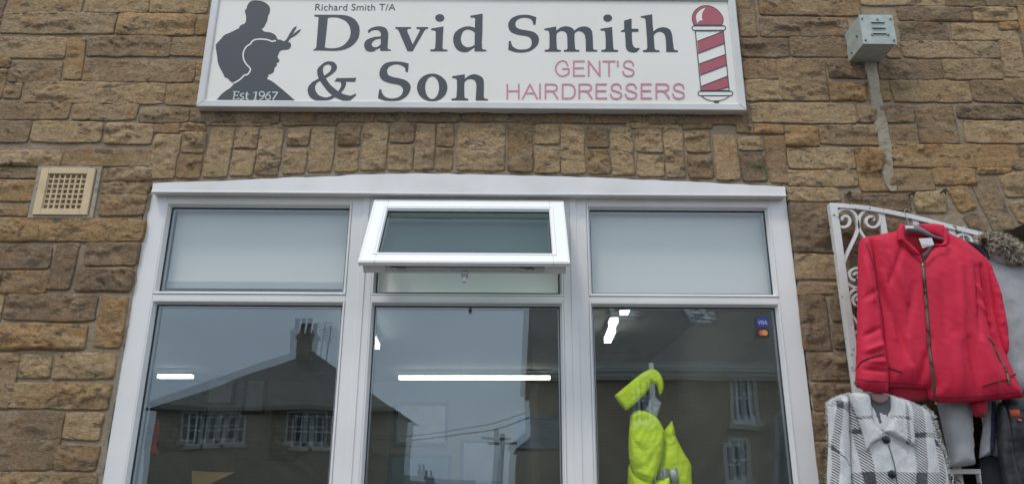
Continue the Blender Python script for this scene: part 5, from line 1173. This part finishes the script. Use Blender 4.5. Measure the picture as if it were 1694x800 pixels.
for (a, b_) in ((313, 333), (343, 370), (376, 404), (484, 512), (516, 545)):
    x0, z1 = Vp(a, 686, Yv); x1, z0 = Vp(b_, 738, Yv); far_window(x0, x1, z0, z1, yr, ha, (1, 1))
cx_ = Vp(505, 560, Yv+3.5)[0]; cz1 = Vp(505, 549, Yv+3.5)[1]; chimney(cx_, yr-dep/2, rz-1., cz1, 1.0, ha, 3)
q = MB(); ax_ = Vp(541, 560, Yv+3.5)[0]; q.tube([(ax_, yr-dep/2, rz-.8), (ax_, yr-dep/2, Vp(541, 536, Yv+3.5)[1])], .03, 6)
for k in range(6): z_ = Vp(541, 540+k*5, Yv+3.5)[1]; q.tube([(ax_-.35+.04*k, yr-dep/2, z_), (ax_+.35-.04*k, yr-dep/2, z_+.06)], .018, 5)
q.build('aerial', M_BLACK, ha); adopt(ha)
# building B: long facade on the right
Yv = 16.5; yr = -Yv
hb_ = root('house', 'long stone terrace house with rooflights and sash windows directly opposite', 'house', (6, yr, 0), 'houses across the street')
bx0_ = Vp(893, 640, Yv)[0]; bx1_ = bx0_+17; ez = Vp(1100, 611, Yv)[1]
q = MB(); q.box(bx0_, bx1_, yr-7, yr, -.1, ez-.05); q.build('wall', brick_mat('brown_brick', (.36, .235, .14), (.50, .36, .23), (.60, .53, .42), 1., .23, .075), hb_)
rz = ez+2.65; q = MB(); s0 = (bx0_-.15, yr+.25, ez-.05); s1 = (bx1_, yr+.25, ez-.05); t0 = (bx0_-.15, yr-3.5, rz); t1 = (bx1_, yr-3.5, rz); u0 = (bx0_-.15, yr-7.2, ez); u1 = (bx1_, yr-7.2, ez)
q.poly([s0, s1, t1, t0]); q.poly([t0, t1, u1, u0]); q.poly([s0, t0, u0]); q.poly([s1, u1, t1]); q.poly([s0, u0, u1, s1]); rf_ = q.build('roof', M_SLATE, hb_)
q = MB(); q.box(bx0_, bx1_, yr+.002, yr+.24, ez-.32, ez-.07); q.box(bx0_, bx1_, yr+.25, yr+.37, ez-.12, ez); q.build('cornice', M_RND, hb_)
for (a, b_) in ((1022, 1060), (1160, 1196)):
    th_ = math.atan2(4.45, 3.75)
    def rp(px, f): x = Vp(px, 560, Yv+1.2)[0]; return x
    x0, x1 = rp(a, 0), rp(b_, 0); q = MB()
    for (k0, k1, xa_, xb_) in ((.64, .67, x0, x1), (.86, .89, x0, x1), (.67, .86, x0, x0+.14), (.67, .86, x1-.14, x1), (.74, .775, x0+.14, x1-.14)):
        p = lambda x, k: Vector((x, yr+.25-3.75*k+.06, ez-.05+2.7*k+.06)); q.quad(p(xa_, k0), p(xb_, k0), p(xb_, k1), p(xa_, k1))
    o_ = q.build('rooflight', M_WIN, rf_); s_ = o_.modifiers.new('t', 'SOLIDIFY'); s_.thickness = .08
for (a, b_, c, d) in ((1040, 1082, 622, 702), (1203, 1250, 618, 702), (1390, 1440, 618, 702)):
    x0, z1 = Vp(a, c, Yv); x1, z0 = Vp(b_, d, Yv); far_window(x0, x1, z0, z1, yr, hb_, (2, 1))
x0, z1 = Vp(1195, 730, Yv); x1, z0 = Vp(1235, 800, Yv); far_window(x0, x1, z0, z1, yr, hb_, (1, 1)); adopt(hb_)
# building C and D further off, pole and cable
Yv = 44.; yr = -Yv
hc = root('house', 'low stone house end beyond the terrace', 'house', (Vp(880, 760, Yv)[0], yr, 0), 'houses across the street')
x0, z_ = Vp(856, 742, Yv); q = MB(); q.box(x0, x0+9, yr-8, yr, -3, z_); q.build('wall', M_ST2, hc); q = MB(); a = [(x0-.2, yr+.3, z_), (x0-.2, yr-8.3, z_), (x0+9.2, yr-8.3, z_), (x0+9.2, yr+.3, z_)]; t0 = (x0+4.5, yr+.3, z_+3.4); t1 = (x0+4.5, yr-8.3, z_+3.4)
q.poly([a[0], a[3], t0]); q.poly([a[1], t1, a[2]]); q.poly([a[0], t0, t1, a[1]]); q.poly([a[3], a[2], t1, t0]); q.poly(a); q.build('roof', M_SLATE, hc); adopt(hc)
Yv = 70.; yr = -Yv
hd_ = root('house', 'distant house row with a single chimney down the street', 'house', (Vp(700, 800, Yv)[0], yr, 0), 'houses across the street')
x0 = Vp(652, 797, Yv)[0]; x1, z_ = Vp(790, 797, Yv); q = MB(); q.box(x0, x1, yr-8, yr, -8, z_-1.5); q.build('wall', M_ST2, hd_); q = MB(); q.poly([(x0, yr+.3, z_-1.5), (x1, yr+.3, z_-1.5), (x1, yr-4, z_), (x0, yr-4, z_)]); q.poly([(x0, yr-8.3, z_-1.5), (x0, yr-4, z_), (x1, yr-4, z_), (x1, yr-8.3, z_-1.5)]); q.poly([(x0, yr+.3, z_-1.5), (x0, yr-4, z_), (x0, yr-8.3, z_-1.5)]); q.poly([(x1, yr+.3, z_-1.5), (x1, yr-8.3, z_-1.5), (x1, yr-4, z_)]); q.build('roof', M_SLATE, hd_)
chimney(Vp(713, 790, Yv+4)[0], yr-4, z_-1, Vp(713, 787, Yv+4)[1], .8, hd_, 2); adopt(hd_)
Yv = 24.; px_, pz_ = Vp(829, 716, Yv); q = MB(); q.tube([(px_, -Yv, -.1), (px_, -Yv, pz_)], [.13, .09], 10); q.box(px_-.5, px_+.5, -Yv-.05, -Yv+.05, pz_-.35, pz_-.27)
tag(q.build('telegraph_pole', mat('pole_wood', (.06, .045, .035), .9)), 'brown telegraph pole across the street', 'pole')
q = MB(); A = Vector((*[Vp(560, 690, 30.)[0]], -30., Vp(640, 722, 30.)[1]+.3)); B = Vector((Vp(1000, 600, 17.)[0], -17., Vp(940, 640, 17.)[1])); q.tube([A.lerp(B, t)+Vector((0, 0, -.9*math.sin(math.pi*t))) for t in np.linspace(0, 1, 24)], .022, 5)
tag(q.build('overhead_cable', M_BLACK), 'sagging black cable strung across the street', 'cable')
adopt(bld)
